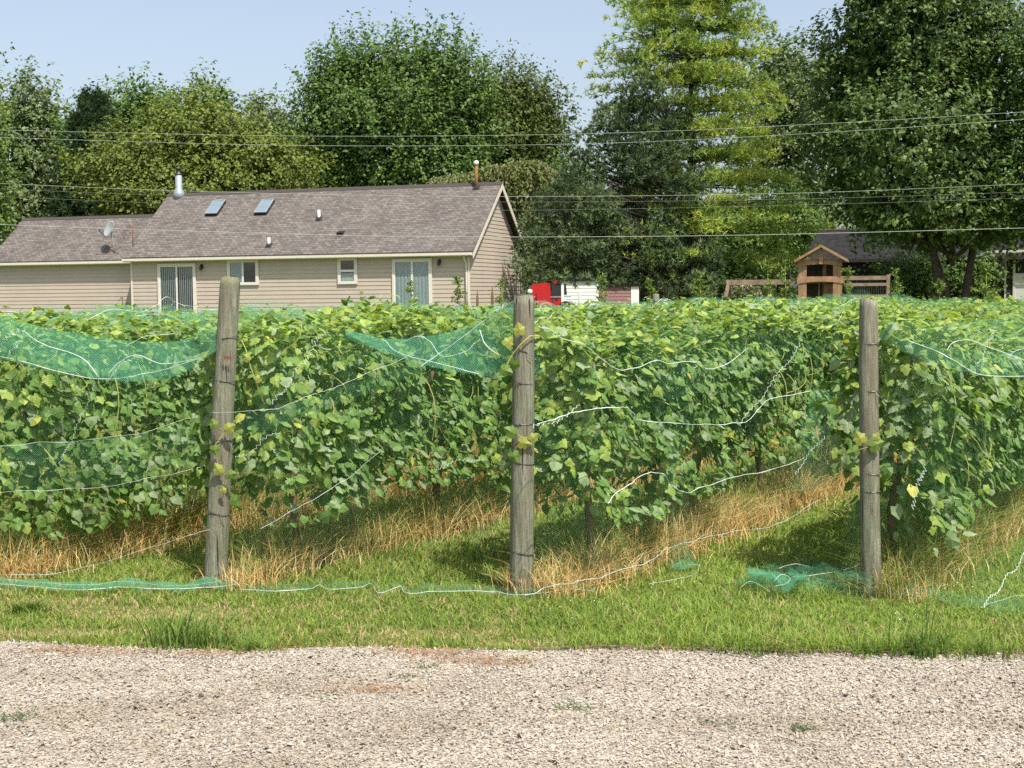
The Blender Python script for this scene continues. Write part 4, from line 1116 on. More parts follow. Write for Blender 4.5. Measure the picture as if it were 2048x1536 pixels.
B().box(q[0] + .06, q[1] - .06, q[4] - .012, q[4] - .009, q[2] + .06, (q[2] + q[3]) / 2 - .1).build('curtain', MAT['blind'], r)
for px, py in ((405, 534), (880, 524)):
    p = hw(px, py)
    lm = B().box(p[0] - .05, p[0] + .05, -.05, -.02, p[2] - .06, p[2] + .12).build('wall_lamp', MAT['black'], house)
    B().lathe([(.03, .0), (.075, .02), (.06, .2), (.02, .26)], (p[0], -.16, p[2] - .16), 8).build('lantern', MAT['black'], lm)
    B().tube([(p[0], -.05, p[2] + .06), (p[0], -.12, p[2] + .13), (p[0], -.16, p[2] + .1)], .012, 5).build('bracket', MAT['black'], lm)
# things set into the roof
RN = unit(-HY * math.sin(math.atan(PITCHR)) + np.array([0, 0, 1.0]) * math.cos(math.atan(PITCHR)))
def on_roof(px, py, garage=False):
    y0, z0 = (GY0 - OV, GZE) if garage else (-OV, ZE)
    return hl(on_plane(px, py, HO + HY * y0 + np.array([0, 0, z0]), RN))
SL = np.array([0, math.cos(math.atan(PITCHR)), math.sin(math.atan(PITCHR))]); RNl = np.array([0, -math.sin(math.atan(PITCHR)), math.cos(math.atan(PITCHR))])
for (pa, pb) in (((424, 432), (446, 403)), ((521, 430), (545, 401))):
    a = on_roof(*pa); b_ = on_roof(*pb); cx_ = (a[0] + b_[0]) / 2 ; wv = .32; L = abs((b_ - a) @ SL) * .92
    o_ = np.array([cx_ - .06, a[1], a[2]]); ex_ = np.array([1.0, 0, 0])
    def Q(u, v, h_): return o_ + ex_ * u + SL * v + RNl * h_
    def slab(b__, u0, u1, v0, v1, h0, h1):
        b__.add([Q(u0, v0, h0), Q(u1, v0, h0), Q(u1, v1, h0), Q(u0, v1, h0), Q(u0, v0, h1), Q(u1, v0, h1), Q(u1, v1, h1), Q(u0, v1, h1)], [(3, 2, 1, 0), (4, 5, 6, 7), (0, 1, 5, 4), (1, 2, 6, 5), (2, 3, 7, 6), (3, 0, 4, 7)])
    cb = B(); slab(cb, -wv, wv, 0, L, .0, .13); sk = cb.build('skylight', MAT['black'], house)
    cb = B(); slab(cb, -wv + .05, wv - .05, .05, L - .05, .132, .145); cb.build('pane', MAT['skyglass'], sk)
    cb = B()
    for u0, u1, v0, v1 in ((-wv, -wv + .05, .0, L), (wv - .05, wv, 0, L), (-wv + .05, wv - .05, 0, .05), (-wv + .05, wv - .05, L - .05, L)): slab(cb, u0, u1, v0, v1, .131, .165)
    cb.build('frame', MAT['galv'], sk)
def roof_pipe(px, py, py_top, r, mat, nm, cap=None, boot=True):
    a = on_roof(px, py); p = HO + HX * a[0] + HY * a[1]
    top = at(px, py_top, p[1])[2] - HZ
    pr = [(r, a[2] - .25), (r, top)]
    if cap == 'stack': pr = [(r * 1.75, a[2] - .2), (r * 1.7, a[2] + .12), (r * 1.05, a[2] + .32), (r, a[2] + .33), (r, top - .34)]
    o_ = B().lathe(pr, (a[0], a[1], 0), 20).build(nm, MAT[mat], house, True)
    if cap == 'stack':
        B().lathe([(r * 1.1, top - .34), (r * 1.1, top - .28), (r * .7, top - .27), (r * .7, top - .05), (r * 1.3, top - .045), (r * 1.25, top)], (a[0], a[1], 0), 20).build('cap', MAT['wire'], o_, True)
    elif cap == 'white':
        B().lathe([(r * .9, top), (r * 1.5, top + .02), (r * 1.5, top + .16), (r * .6, top + .2)], (a[0], a[1], 0), 14).build('cap', MAT['white'], o_, True)
    if boot:
        bb = B(); q_ = a
        def Q2(u, v, h_): return q_ + np.array([u, 0, 0]) + SL * v + RNl * h_
        bb.add([Q2(-.16, -.18, .004), Q2(.16, -.18, .004), Q2(.16, .18, .004), Q2(-.16, .18, .004), Q2(-.08, -.08, .10), Q2(.08, -.08, .10), Q2(.08, .08, .10), Q2(-.08, .08, .10)], [(0, 1, 5, 4), (1, 2, 6, 5), (2, 3, 7, 6), (3, 0, 4, 7), (4, 5, 6, 7)])
        bb.build('boot', MAT['black'], o_)
    return o_
roof_pipe(358, 391, 336, .165, 'galv', 'flue_pipe', 'stack', False)
roof_pipe(953, 376, 330, .075, 'rust', 'flue_pipe', 'white')
roof_pipe(638, 438, 420, .065, 'white', 'vent_pipe')
roof_pipe(538, 491, 475, .065, 'white', 'vent_pipe')
a = on_roof(681, 468); bb = B()
def Q3(u, v, h_): return a + np.array([u, 0, 0]) + SL * v + RNl * h_
bb.add([Q3(-.16, -.1, 0), Q3(.16, -.1, 0), Q3(.16, .25, 0), Q3(-.16, .25, 0), Q3(-.14, -.08, .14), Q3(.14, -.08, .14), Q3(.13, .2, .05), Q3(-.13, .2, .05)], [(0, 1, 5, 4), (1, 2, 6, 5), (2, 3, 7, 6), (3, 0, 4, 7), (4, 5, 6, 7)])
bb.build('roof_vent', MAT['black'], house)
# satellite dish on the garage roof
a = on_roof(229, 506, True); base = HO + HX * a[0] + HY * a[1] + np.array([0, 0, a[2]])
dish = empty('satellite_dish', base, 0, 'grey satellite dish on a tripod mount on the garage roof', 'satellite dish')
ct = at(220, 459, base[1]) - base
aim = unit(np.array([-.62, -.66, .42])); ex_ = unit(np.cross((0, 0, 1), aim)); ey_ = np.cross(aim, ex_)
rings = []
for j in range(6):
    rr = .44 * j / 5
    for k in range(24):
        g = 2 * math.pi * k / 24
        rings.append(ct + ex_ * rr * math.cos(g) * .92 + ey_ * rr * math.sin(g) + aim * (.55 * rr * rr))
nv_ = len(rings); back = [np.array(p) - aim * .015 for p in rings]
fs = [(j * 24 + k, j * 24 + (k + 1) % 24, (j + 1) * 24 + (k + 1) % 24, (j + 1) * 24 + k) for j in range(5) for k in range(24)]
fs += [tuple(nv_ + i for i in f[::-1]) for f in fs] + [(120 + k, 120 + (k + 1) % 24, nv_ + 120 + (k + 1) % 24, nv_ + 120 + k) for k in range(24)]
B().add(rings + back, fs).build('dish', plain('dish_grey', (.27, .30, .31), .5, var=.06), dish, True)
B().tube([(0, 0, -.05), (-.02, 0, .35), ct - aim * .05 - np.array([0, 0, .1]), ct - aim * .02], .03, 8).build('mast', MAT['galv'], dish, True)
lnb = ct + aim * .5 - ey_ * .25
B().tube([ct - ey_ * .44 + aim * .1, lnb - ey_ * .05, lnb], .018, 6).build('feed_arm', MAT['wire'], dish, True)
B().lathe([(.03, -.06), (.045, 0), (.03, .06)], lnb, 10).build('receiver', MAT['wire'], dish, True)
for dx, dy in ((-.45, .05), (.12, .35), (.3, -.1)):
    rp_ = hl(base + HX * dx + HY * dy); zz = GZE + PITCHR * (rp_[1] - GY0 + OV) - rp_[2]
    B().tube([np.array([-.02, 0, .4]), HX * dx + HY * dy + np.array([0, 0, zz])], .012, 5).build('leg', MAT['rust'], dish, True)
# rusty antenna stub
a = on_roof(266, 492); base = HO + HX * a[0] + HY * a[1] + np.array([0, 0, a[2]])
an = empty('roof_mast', base, 0, 'thin rusty service mast with cable loops beside the satellite dish', 'mast')
B().tube([(0, 0, -.1), (0, 0, .85), (-.06, 0, .95), (-.12, 0, .88)], .022, 7).build('pipe', MAT['rust'], an, True)
g = np.linspace(0, 7, 26)
B().tube(np.stack([-.28 + .16 * np.cos(g), -.02 * g, .55 + .22 * np.sin(g)], 1), .008, 4).build('cable', MAT['wire'], an, True)
B().tube([(-.12, 0, .9), (-.25, 0, .72), (-.45, 0, .3)], .008, 4).build('cable', MAT['wire'], an, True)

# ------------------------------------------------------------------ buildings and things behind on the right
def simple_boards(root, p0, p1, z0, z1, n, mat, thick=.03):
    p0 = np.asarray(p0); p1 = np.asarray(p1); d = unit(p1 - p0); nn = np.array([d[1], -d[0], 0]) 
    if nn[1] > 0: nn = -nn
    h_ = (z1 - z0) / n
    for i in range(n):
        a_, b_ = z0 + i * h_, z0 + (i + 1) * h_
        up = np.array([0, 0, 1.0])
        vs = [p0 + nn * .02 + up * a_, p1 + nn * .02 + up * a_, p1 + nn * .003 + up * b_, p0 + nn * .003 + up * b_, p0 - nn * thick + up * a_, p1 - nn * thick + up * a_, p1 - nn * thick + up * b_, p0 - nn * thick + up * b_]
        B().add(vs, [(0, 1, 2, 3), (7, 6, 5, 4), (0, 4, 5, 1), (1, 5, 6, 2), (2, 6, 7, 3), (3, 7, 4, 0)]).build('siding_board', mat, root)
# brown house
Yb = 70.0
a = at(1625, 600, Yb); b_ = at(2200, 600, Yb - 6)
bh = empty('house', (a[0], a[1], 1.1), math.atan2(b_[1] - a[1], b_[0] - a[0]), 'dark brown house in tree shade behind the playhouse', 'house')
Lb = float(np.linalg.norm((b_ - a)[:2])); ze = at(1700, 516, Yb)[2] - 1.1; zr = at(1700, 460, Yb + 3.5)[2] - 1.1
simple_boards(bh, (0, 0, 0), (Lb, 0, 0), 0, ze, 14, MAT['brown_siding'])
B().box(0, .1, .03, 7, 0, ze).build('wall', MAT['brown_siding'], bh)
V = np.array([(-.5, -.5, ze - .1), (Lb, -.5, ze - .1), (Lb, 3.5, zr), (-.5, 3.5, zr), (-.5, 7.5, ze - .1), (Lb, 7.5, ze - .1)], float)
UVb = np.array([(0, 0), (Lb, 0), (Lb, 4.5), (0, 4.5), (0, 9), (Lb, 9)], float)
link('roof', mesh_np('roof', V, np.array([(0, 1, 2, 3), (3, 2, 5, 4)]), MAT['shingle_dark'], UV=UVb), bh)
B().box(-.5, Lb, -.53, -.505, ze - .25, ze - .11).build('fascia', MAT['brown_siding'], bh)
B().box(-.5, Lb, 3.4, 3.6, zr - .02, zr + .05).build('ridge_cap', MAT['wood_grey'], bh)
def bl(px, py):
    dx = np.array([math.cos(bh.rotation_euler[2]), math.sin(bh.rotation_euler[2]), 0]); ny = np.array([-dx[1], dx[0], 0])
    p = on_plane(px, py, np.array([a[0], a[1], 1.1]), ny) - np.array([a[0], a[1], 1.1])
    return p @ dx, p[2]
x0, z1 = bl(1979, 506); x1, _ = bl(2075, 506); xm1, _ = bl(2010, 506); xm2, _ = bl(2027, 506); z0 = .1
wb = B().box(x0, x1, -.04, -.03, z0, z1).build('window', MAT['interior'], bh)
fr = B()
for xa, xb in ((x0 - .1, x0), (xm1, xm1 + .08), (xm2, xm2 + .1), (x1, x1 + .1)): fr.box(xa, xb, -.09, -.03, z0, z1)
fr.box(x0 - .1, x1 + .1, -.092, -.03, z1, z1 + .12)
fr.build('frame', MAT['trim'], wb)
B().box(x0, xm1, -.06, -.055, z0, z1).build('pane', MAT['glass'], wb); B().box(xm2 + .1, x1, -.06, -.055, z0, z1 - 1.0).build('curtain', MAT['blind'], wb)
# white shed and mauve building
Yw = 60.0
a = at(1128, 610, Yw); b_ = at(1192, 610, Yw)
ws = empty('shed', (a[0], a[1], 1.1), 0, 'small white lap-sided shed behind the red vehicle', 'shed')
ht = at(1150, 562, Yw)[2] - 1.1; wdt = b_[0] - a[0]
simple_boards(ws, (0, 0, 0), (wdt, 0, 0), 0, ht, 10, MAT['white'])
B().box(wdt, wdt + .12, -.03, .08, 0, ht).build('corner_trim', MAT['white'], ws); B().box(-.12, 0, -.03, .08, 0, ht).build('corner_trim', MAT['white'], ws)
B().box(wdt * .5 - .05, wdt * .5 + .06, -.04, -.02, ht * .25, ht * .7).build('door_handle', MAT['blind'], ws)
B().prism([(-.3, ht), (wdt + .3, ht), (wdt / 2, ht + .25)], -.12, 2.0, 'y').build('roof', MAT['shingle_dark'], ws)
B().box(0, wdt, .05, 2.8, 0, ht).build('wall', MAT['white'], ws)
a = at(1196, 610, Yw + 1); b_ = at(1262, 610, Yw + 1)
mb = empty('shed', (a[0], a[1], 1.1), 0, 'mauve lap-sided outbuilding half hidden by the dark pine', 'shed')
ht = at(1230, 573, Yw + 1)[2] - 1.1; wdt = b_[0] - a[0]
simple_boards(mb, (0, 0, 0), (wdt, 0, 0), 0, ht, 9, MAT['mauve'])
B().box(wdt, wdt + .35, -.04, .05, 0, ht).build('corner_trim', MAT['white'], mb)
B().box(0, wdt, .05, 3.0, 0, ht).build('wall', MAT['mauve'], mb)
B().prism([(-.2, ht), (wdt + .4, ht), (wdt + .4, ht + .08), (-.2, ht + .12)], -.12, 2.2, 'y').build('roof', MAT['shingle_dark'], mb)
# red truck
Yt = 60.0
a = at(1056, 610, Yt); b_ = at(1142, 610, Yt)
tr = empty('truck', (a[0], a[1], 1.1), 0, 'bright red truck with dark cab window parked by the house corner', 'truck')
def tz(py): return at(1100, py, Yt)[2] - 1.1
def tx(px): return at(px, 590, Yt)[0] - a[0]
zb = tz(592); zt = tz(563); sl = .35
B().prism([(tx(1100), zb), (tx(1143), zb), (tx(1140), zt + .02), (tx(1108), zt + .02)], 0, 1.7, 'y').build('cab', MAT['red'], tr)
B().prism([(tx(1106), tz(590)), (tx(1134), tz(590)), (tx(1132), tz(568)), (tx(1112), tz(568))], -.02, .02, 'y').build('side_window', MAT['interior'], tr)
B().prism([(tx(1101), tz(592)), (tx(1107), tz(592)), (tx(1112), tz(566)), (tx(1106), tz(566))], -.01, 1.6, 'y').build('door_gap', MAT['interior'], tr)
hd = [(tx(1062), .35), (tx(1101), .35), (tx(1101), tz(567)), (tx(1092), tz(565)), (tx(1068), tz(567)), (tx(1063), tz(571)), (tx(1061), tz(580))]
B().prism(hd, .0, 1.7, 'y').build('hood', MAT['red'], tr)
g = [(tx(1074), .5), (tx(1100), .5), (tx(1101), tz(585)), (tx(1096), tz(576)), (tx(1084), tz(573)), (tx(1077), tz(577)), (tx(1073), tz(586))]
B().prism(g, -.10, -.002, 'y').build('fender', MAT['red'], tr)
B().box(tx(1063), tx(1142), -.015, -.002, zb - .06, zb - .02).build('side_trim', MAT['galv'], tr)
B().box(tx(1104), tx(1106), -.012, .0, .5, zb).build('door_seam', MAT['black'], tr); B().box(tx(1110), tx(1116), -.03, -.004, zb - .14, zb - .10).build('door_handle', MAT['black'], tr)
B().box(tx(1062), tx(1143), .02, 1.68, .45, zb + .02).build('body', MAT['red'], tr)
B().lathe([(.02, -.11), (.09, -.08), (.115, 0), (.09, .08), (.02, .11)], (tx(1060), -.02, tz(583)), 16).build('headlight', MAT['white'], tr, True)
for x in (tx(1075), tx(1132)):
    wv = [(x + .36 * math.cos(t), .36 + .36 * math.sin(t)) for t in np.linspace(0, 2 * math.pi, 19)[:-1]]
    wh = B().prism(wv, -.05, .2, 'y').build('wheel', MAT['black'], tr)
    B().prism([(x + .2 * math.cos(t), .36 + .2 * math.sin(t)) for t in np.linspace(0, 2 * math.pi, 13)[:-1]], -.06, -.045, 'y').build('rim', MAT['galv'], wh)
# ------------------------------------------------------------------ wooden play structure
Yp = 52.0; gz0 = float(terrain(0, Yp))
def pp(px, py, dy=0):
    p = at(px, py, Yp + dy); return p
pa = pp(1597, 600); ps = empty('playhouse', (pa[0], pa[1], gz0), -R_(15), 'cedar playhouse tower with gabled shake roof and arched openings', 'playhouse')
def X_(px): return pp(px, 560)[0] - pa[0]
def Z_(py, px=1640): return pp(px, py)[2] - gz0
xl, xr = X_(1597), X_(1680); dp = 1.5; ze_, zt_ = Z_(522), Z_(490)
for x0, x1 in ((xl, xl + .14), (xl + .15, xl + .30), (xr - .30, xr - .15), (xr - .14, xr)):
    B().box(x0, x1, 0, .05, 0, ze_).build('post', MAT['wood'], ps)
for x0, x1 in ((xl, xl + .1), (xr - .1, xr)): B().box(x0, x1, dp - .1, dp, 0, ze_).build('post', MAT['wood'], ps)
def arch(x0, x1, zlo, zhi, rise, nm):
    t = np.linspace(0, 1, 11); xm = (x0 + x1) / 2
    low = [(x0 + (x1 - x0) * u, zlo + rise * (1 - (2 * u - 1) ** 2)) for u in t]
    B().prism(low + [(x1, zhi), (x0, zhi)], -.03, .045, 'y').build(nm, MAT['wood'], ps)
arch(xl - .02, xr + .02, Z_(533), Z_(522), .08, 'arch_beam'); arch(xl - .05, xr + .12, Z_(568), Z_(553), .09, 'arch_beam')
B().box(X_(1643), X_(1650), .6, .68, 0, ze_).build('post', MAT['wood'], ps)
B().box(X_(1646), X_(1668), .5, .55, 0, Z_(568)).build('slide_board', MAT['wood'], ps)
B().box(X_(1636), X_(1638), .1, .13, 0, Z_(563)).build('rope', MAT['wire'], ps)
B().box(xl + .05, xr - .05, dp - .06, dp - .02, 0, ze_ - .05).build('dark_backing', MAT['brown_siding'], ps)  # dark sheet added behind the openings, stands in for shade inside the tower
B().box(xl, xr, .1, dp, Z_(566), Z_(562)).build('deck', MAT['wood_grey'], ps)
xm = (xl + xr) / 2 + .05
for s in (-1, 1):
    xe = xm + s * .98
    B().add([(xm, -.25, zt_), (xe, -.25, ze_ + .02), (xe, dp + .2, ze_ + .02), (xm, dp + .2, zt_), (xm, -.25, zt_ - .06), (xe, -.25, ze_ - .04), (xe, dp + .2, ze_ - .04), (xm, dp + .2, zt_ - .06)],
            [(0, 1, 2, 3), (7, 6, 5, 4), (0, 4, 5, 1), (1, 5, 6, 2), (2, 6, 7, 3), (3, 7, 4, 0)]).build('roof', MAT['wood_roof'], ps)
    B().bar((xm, -.27, zt_ - .05), (xe, -.27, ze_ - .01), .05, .09).build('rake_board', MAT['wood'], ps)
    for ang in (20, 40, 60):
        g = R_(ang); B().bar((xm + s * .08, -.05, ze_ + .06), (xm + s * (.08 + .5 * math.cos(g)), -.05, ze_ + .06 + .36 * math.sin(g) * (1.25 - .3 * math.cos(g))), .035, .08, (0, 1, 0)).build('sunburst_slat', MAT['wood'], ps)
B().box(xm - .07, xm + .07, -.1, -.04, ze_ - .12, zt_ - .1).build('king_post', MAT['wood'], ps)
B().box(xl - .02, xr + .02, -.02, .06, ze_ - .02, ze_ + .06).build('tie_beam', MAT['wood'], ps)
# side rails
x2 = X_(1769)
for py0, py1 in ((553, 561), (567, 573), (590, 596)): B().box(xr + .1, x2, 0, .05, Z_(py1), Z_(py0)).build('rail', MAT['wood_grey'], ps)
B().box(x2 - .04, x2 + .09, -.01, .1, 0, Z_(551)).build('post', MAT['wood_grey'], ps); B().box(xr + .2, xr + .3, .055, .12, 0, Z_(556)).build('post', MAT['wood_grey'], ps)
for i in range(13):
    x = X_(1712) + (x2 - .1 - X_(1712)) * i / 12; B().box(x, x + .025, .02, .045, Z_(592), Z_(570)).build('baluster', MAT['black'], ps)
B().box(X_(1452), xl, .1, .2, Z_(568), Z_(558)).build('swing_beam', MAT['wood_grey'], ps)
B().bar((X_(1458), .1, Z_(560)), (X_(1446), -.5, 0), .1, .1).build('swing_leg', MAT['wood_grey'], ps); B().bar((X_(1458), .2, Z_(560)), (X_(1462), .9, 0), .1, .1).build('swing_leg', MAT['wood_grey'], ps)
for x in (1500, 1545): B().tube([(X_(x), .15, Z_(567)), (X_(x), .15, .5)], .015, 4).build('swing_rope', MAT['wire'], ps)

# ------------------------------------------------------------------ overhead lines
WIRES = [([(-100, 257), (0, 260), (600, 272), (1150, 268), (1600, 250), (2048, 224), (2150, 218)], 46, .011, 'cable', 'upper of the two close overhead lines crossing the tree tops'),
         ([(-100, 271), (0, 275), (600, 291), (1150, 288), (1600, 268), (2048, 239), (2150, 233)], 46.5, .011, 'cable', 'lower of the two close overhead lines crossing the tree tops'),
         ([(-100, 362), (0, 367), (340, 381), (700, 390), (1100, 393), (1600, 386), (2048, 368), (2150, 363)], 45, .011, 'cable', 'overhead line passing the roof ridge of the tan house'),
         ([(-100, 372), (0, 378), (340, 391), (700, 401), (1100, 404), (1600, 398), (2048, 384), (2150, 380)], 47, .009, 'cable_dark', 'thin dark overhead line just below the ridge of the tan house'),
         ([(-100, 385), (0, 393), (340, 407), (700, 418), (1100, 420), (1600, 410), (2048, 396), (2150, 391)], 47.5, .009, 'cable_dark', 'thin dark overhead line crossing the skylights'),
         ([(-100, 444), (0, 449), (300, 460), (700, 471), (1050, 474), (1500, 470), (2048, 456), (2150, 452)], 44, .016, 'cable', 'thick pale overhead cable low across roof and playhouse')]
for pts, Y, r, mt, lab in WIRES:
    q = catmull(np.array([at(x, y, Y) for x, y in pts]), 60)
    tag(B().tube(q, r * .47, 5).build('overhead_line', MAT[mt], None, True), lab, 'power line', 'overhead lines')
# ------------------------------------------------------------------ trees
def tree_cols(n, pal, clump):
    pal = np.array(pal); r = RNG.random(n) * .55 + clump * .45
    i = np.clip((r * len(pal)).astype(int), 0, len(pal) - 1)
    return pal[i] * RNG.uniform(.78, 1.22, (n, 1))
def limb(b, p, q, r0, r1, bend=.12, n=6):
    p = np.asarray(p, float); q = np.asarray(q, float); t = np.linspace(0, 1, n)[:, None]
    L = np.linalg.norm(q - p); off = RNG.normal(0, bend * L, 3) * np.array([1, 1, .3])
    b.tube(p + (q - p) * t + off * (t * (1 - t)) * 1.6, np.linspace(r0, r1, n), 7)
def broadleaf(label, Y, base_px, ells, n_twig, per, leaf, pal, up=.55, twig=(.5, 1.7), stems=1, bark='bark', name='broadleaf_tree', trunk_r=.28, group=None, spread=.13, droop=.0, cat='tree', tm=L_DIA, zb=None, fork=.35):
    sc = Y / F_PX; per = int(per * .68); leaf *= 1.16
    b0 = at(base_px, 600, Y); b0[2] = terrain(0, Y) if zb is None else zb
    root = empty(name, b0, 0, label, cat, group)
    E = [(at(px, py, Y + dy), rx * sc, ry * sc) for px, py, rx, ry, dy in ells]
    wts = np.array([e[1] * e[2] for e in E]); wts = wts / wts.sum()
    pick = RNG.choice(len(E), n_twig, p=wts)
    C = np.array([e[0] for e in E])[pick]; RX = np.array([e[1] for e in E])[pick]; RZ = np.array([e[2] for e in E])[pick]
    d = unit(rnd(n_twig)); d[:, 1] = np.where(RNG.random(n_twig) < .7, -np.abs(d[:, 1]), d[:, 1]); d[:, 2] = np.where(RNG.random(n_twig) < .3, np.abs(d[:, 2]), d[:, 2])
    rad = RNG.uniform(.45, 1.0, n_twig) ** .6
    lump = .62 + .62 * vnoise(np.arctan2(d[:, 0], -d[:, 1]) * 2.6 + pick * 3, d[:, 2] * 3.2, 70)
    rad = rad * lump
    S = np.stack([RX, np.maximum(RX * .8, .8), RZ], 1)
    P = C + d * S * rad[:, None]
    tdir = unit(d * .7 + np.array([0, 0, up]) + rnd(n_twig, .28))
    L = RNG.uniform(*twig, n_twig)
    # leaves along the twigs
    cl = RNG.random(n_twig)
    t = RNG.random((n_twig, per)) ** .8 * 1.25 - .35
    lp = P[:, None] + tdir[:, None] * (t * L[:, None])[..., None] + RNG.normal(0, spread, (n_twig, per, 3)) * (1.15 - .6 * np.clip(t, 0, 1))[..., None]
    lp[..., 2] -= droop * np.clip(t, 0, 1) ** 2 * L[:, None]
    n = n_twig * per; lp = lp.reshape(-1, 3)
    out = np.repeat(d, per, 0)
    Nm = out * .55 + np.array([0, -.1, .55]) + rnd(n, .55); tip = np.repeat(tdir, per, 0) * .4 - np.array([0, 0, .55]) + rnd(n, .6)
    sz = leaf * RNG.uniform(.65, 1.35, n)
    V, Fc, Cc = leaf_mass(lp, Nm, tip, sz, tm, tree_cols(n, pal, np.repeat(cl, per)))
    nc = int(n * .16); pk = RNG.choice(len(E), nc, p=wts); dd = unit(rnd(nc)) * (RNG.random(nc) ** .45 * .72)[:, None]
    cp = np.array([e[0] for e in E])[pk] + dd * np.stack([np.array([e[1] for e in E])[pk], np.array([max(e[1] * .7, .6) for e in E])[pk], np.array([e[2] for e in E])[pk]], 1)
    V2, F2, C2 = leaf_mass(cp, rnd(nc) + np.array([0, -.5, .3]), rnd(nc), leaf * 2.3 * RNG.uniform(.7, 1.3, nc), tm, tree_cols(nc, pal, RNG.random(nc)))
    link('crown', mesh_np('crown', np.concatenate([V, V2]), np.concatenate([Fc, F2 + len(V)]), MAT['tree_leaf'], np.concatenate([Cc, C2])), root, True)
    b = B()
    for s in range(stems):
        ox = (s - (stems - 1) / 2) * trunk_r * 2.2
        e = E[s % len(E)]; topc = e[0] + np.array([ox * 1.5, 0, e[2] * .35])
        r = trunk_r / (1 + .25 * (stems - 1)); foot = b0 + np.array([ox * .6, 0, -.2])
        limb(b, foot, topc, r, r * .25, .05, 10)
        for j in range(9):
            f = RNG.uniform(.3, .85); p = foot + (topc - foot) * f
            limb(b, p, P[RNG.integers(n_twig)], r * .42 * (1.1 - f), .02, .1)
    for e in E[1:]:
        limb(b, b0 + np.array([0, 0, (e[0][2] - b0[2]) * fork]), e[0], trunk_r * .4, .05, .06)
    b.build('trunk', MAT[bark], root, True, True)
    return root
TUFT_N = 10
def needle_tufts(P, dirs, length, wd, cols, flat=.0, n_needles=TUFT_N, cone=.75):
    n = len(P); N_ = n * n_needles
    d = np.repeat(unit(dirs), n_needles, 0); v = unit(d + rnd(N_, cone) * np.array([1, 1, 1 - flat]))
    base = np.repeat(P, n_needles, 0); l = (np.repeat(length, n_needles) * RNG.uniform(.7, 1.15, N_))[:, None]
    side = unit(np.cross(v, rnd(N_))) * (wd / 2)
    V = np.stack([base - side, base + side, base + v * l], 1).reshape(-1, 3)
    return V, np.arange(N_ * 3).reshape(-1, 3), np.repeat(np.repeat(cols, n_needles, 0), 3, 0)
def conifer(label, Y, base_px, top_py, prof, n_br, tufts, tlen, wd, pal, name='pine_tree', slope=.15, droop=.1, flat=.5, dens_in=.25, seed=0, bark='bark', cone=.75, width_jit=.3, tr=.25, gap=0.0, nn=TUFT_N, plume=.16):
    """prof: list of (py, left px half-width, right half-width) from top down"""
    sc = Y / F_PX; b0 = at(base_px, 600, Y); b0[2] = terrain(0, Y); root = empty(name, b0, 0, label, 'tree')
    top = at(base_px, top_py, Y); H = top[2] - b0[2]
    pz = np.array([at(base_px, p[0], Y)[2] - b0[2] for p in prof]); o_ = np.argsort(pz)
    pl = np.array([p[1] for p in prof])[o_] * sc; pr = np.array([p[2] for p in prof])[o_] * sc; pz = pz[o_]
    Ps, Ds, Cs = [], [], []; wood = B()
    limb(wood, b0 - np.array([0, 0, .2]), top, tr, .03, .012, 12)
    pal = np.array(pal)
    zmin, zmax = pz[0], pz[-1]
    for i in range(n_br):
        z = zmin + (zmax - zmin) * RNG.random() ** .9
        if gap: z = np.round(z / gap) * gap + RNG.normal(0, gap * .13)
        az = RNG.uniform(0, 2 * np.pi); c = math.cos(az)
        if math.sin(az) > .2 and RNG.random() < .35: az = -az
        W = np.interp(z, pz, pr) if c > 0 else np.interp(z, pz, pl)
        L = W * (.8 + .2 * abs(c)) * RNG.uniform(1 - width_jit, 1.08)
        if L < .15: L = .15
        dr = np.array([math.cos(az), math.sin(az) , 0])
        sl = slope + RNG.normal(0, .08)
        t = dens_in + (1 - dens_in) * RNG.random(tufts) ** .75
        path = b0 + np.array([0, 0, z]) + dr * (t * L)[:, None] + np.array([0, 0, 1.0]) * (L * (sl * t - droop * t * t * (1.2 if droop > 0 else 1)))[:, None]
        sw = plume * L * np.clip(1.15 - t, .15, 1) + .12
        path = path + np.stack([-dr[1] * RNG.normal(0, 1, tufts) * sw, dr[0] * RNG.normal(0, 1, tufts) * sw, RNG.normal(0, 1, tufts) * (.10 + (1 - flat) * .22)], 1)
        Ps.append(path); Ds.append(np.tile(dr * .55 + np.array([0, 0, .5 if droop < .4 else -.35]), (tufts, 1)) + rnd(tufts, .35))
        k = np.clip((RNG.random(tufts) * .5 + RNG.random() * .5) * len(pal), 0, len(pal) - 1).astype(int)
        Cs.append(pal[k] * RNG.uniform(.8, 1.2, (tufts, 1)))
        if i % 3 == 0:
            tt = np.linspace(0, .85, 5)[:, None]
            wood.tube(b0 + np.array([0, 0, z]) + dr * (tt * L) + np.array([0, 0, 1.0]) * (L * (sl * tt - droop * tt * tt)), np.linspace(.05, .012, 5), 5)
    P = np.concatenate(Ps); V, Fc, Cc = needle_tufts(P, np.concatenate(Ds), np.full(len(P), tlen), wd, np.concatenate(Cs), 0, nn, cone)
    link('crown', mesh_np('crown', V, Fc, MAT['needle'], Cc), root, True)
    wood.build('trunk', MAT[bark], root, True, True)
    return root
G_MAPLE = [(0.051, 0.101, 0.027), (0.074, 0.14, 0.034), (0.108, 0.179, 0.039), (0.146, 0.215, 0.047)]
G_YEL = [tuple(v * q for v, q in zip(t, (.95, .86, 1.05))) for t in [(0.107, 0.168, 0.029), (0.138, 0.204, 0.032), (0.17, 0.241, 0.04), (0.2, 0.262, 0.044)]]
G_MID = [(0.086, 0.147, 0.034), (0.121, 0.19, 0.038), (0.164, 0.233, 0.052)]
G_GREY = [(0.108, 0.154, 0.064), (0.144, 0.198, 0.082), (0.18, 0.234, 0.1)]
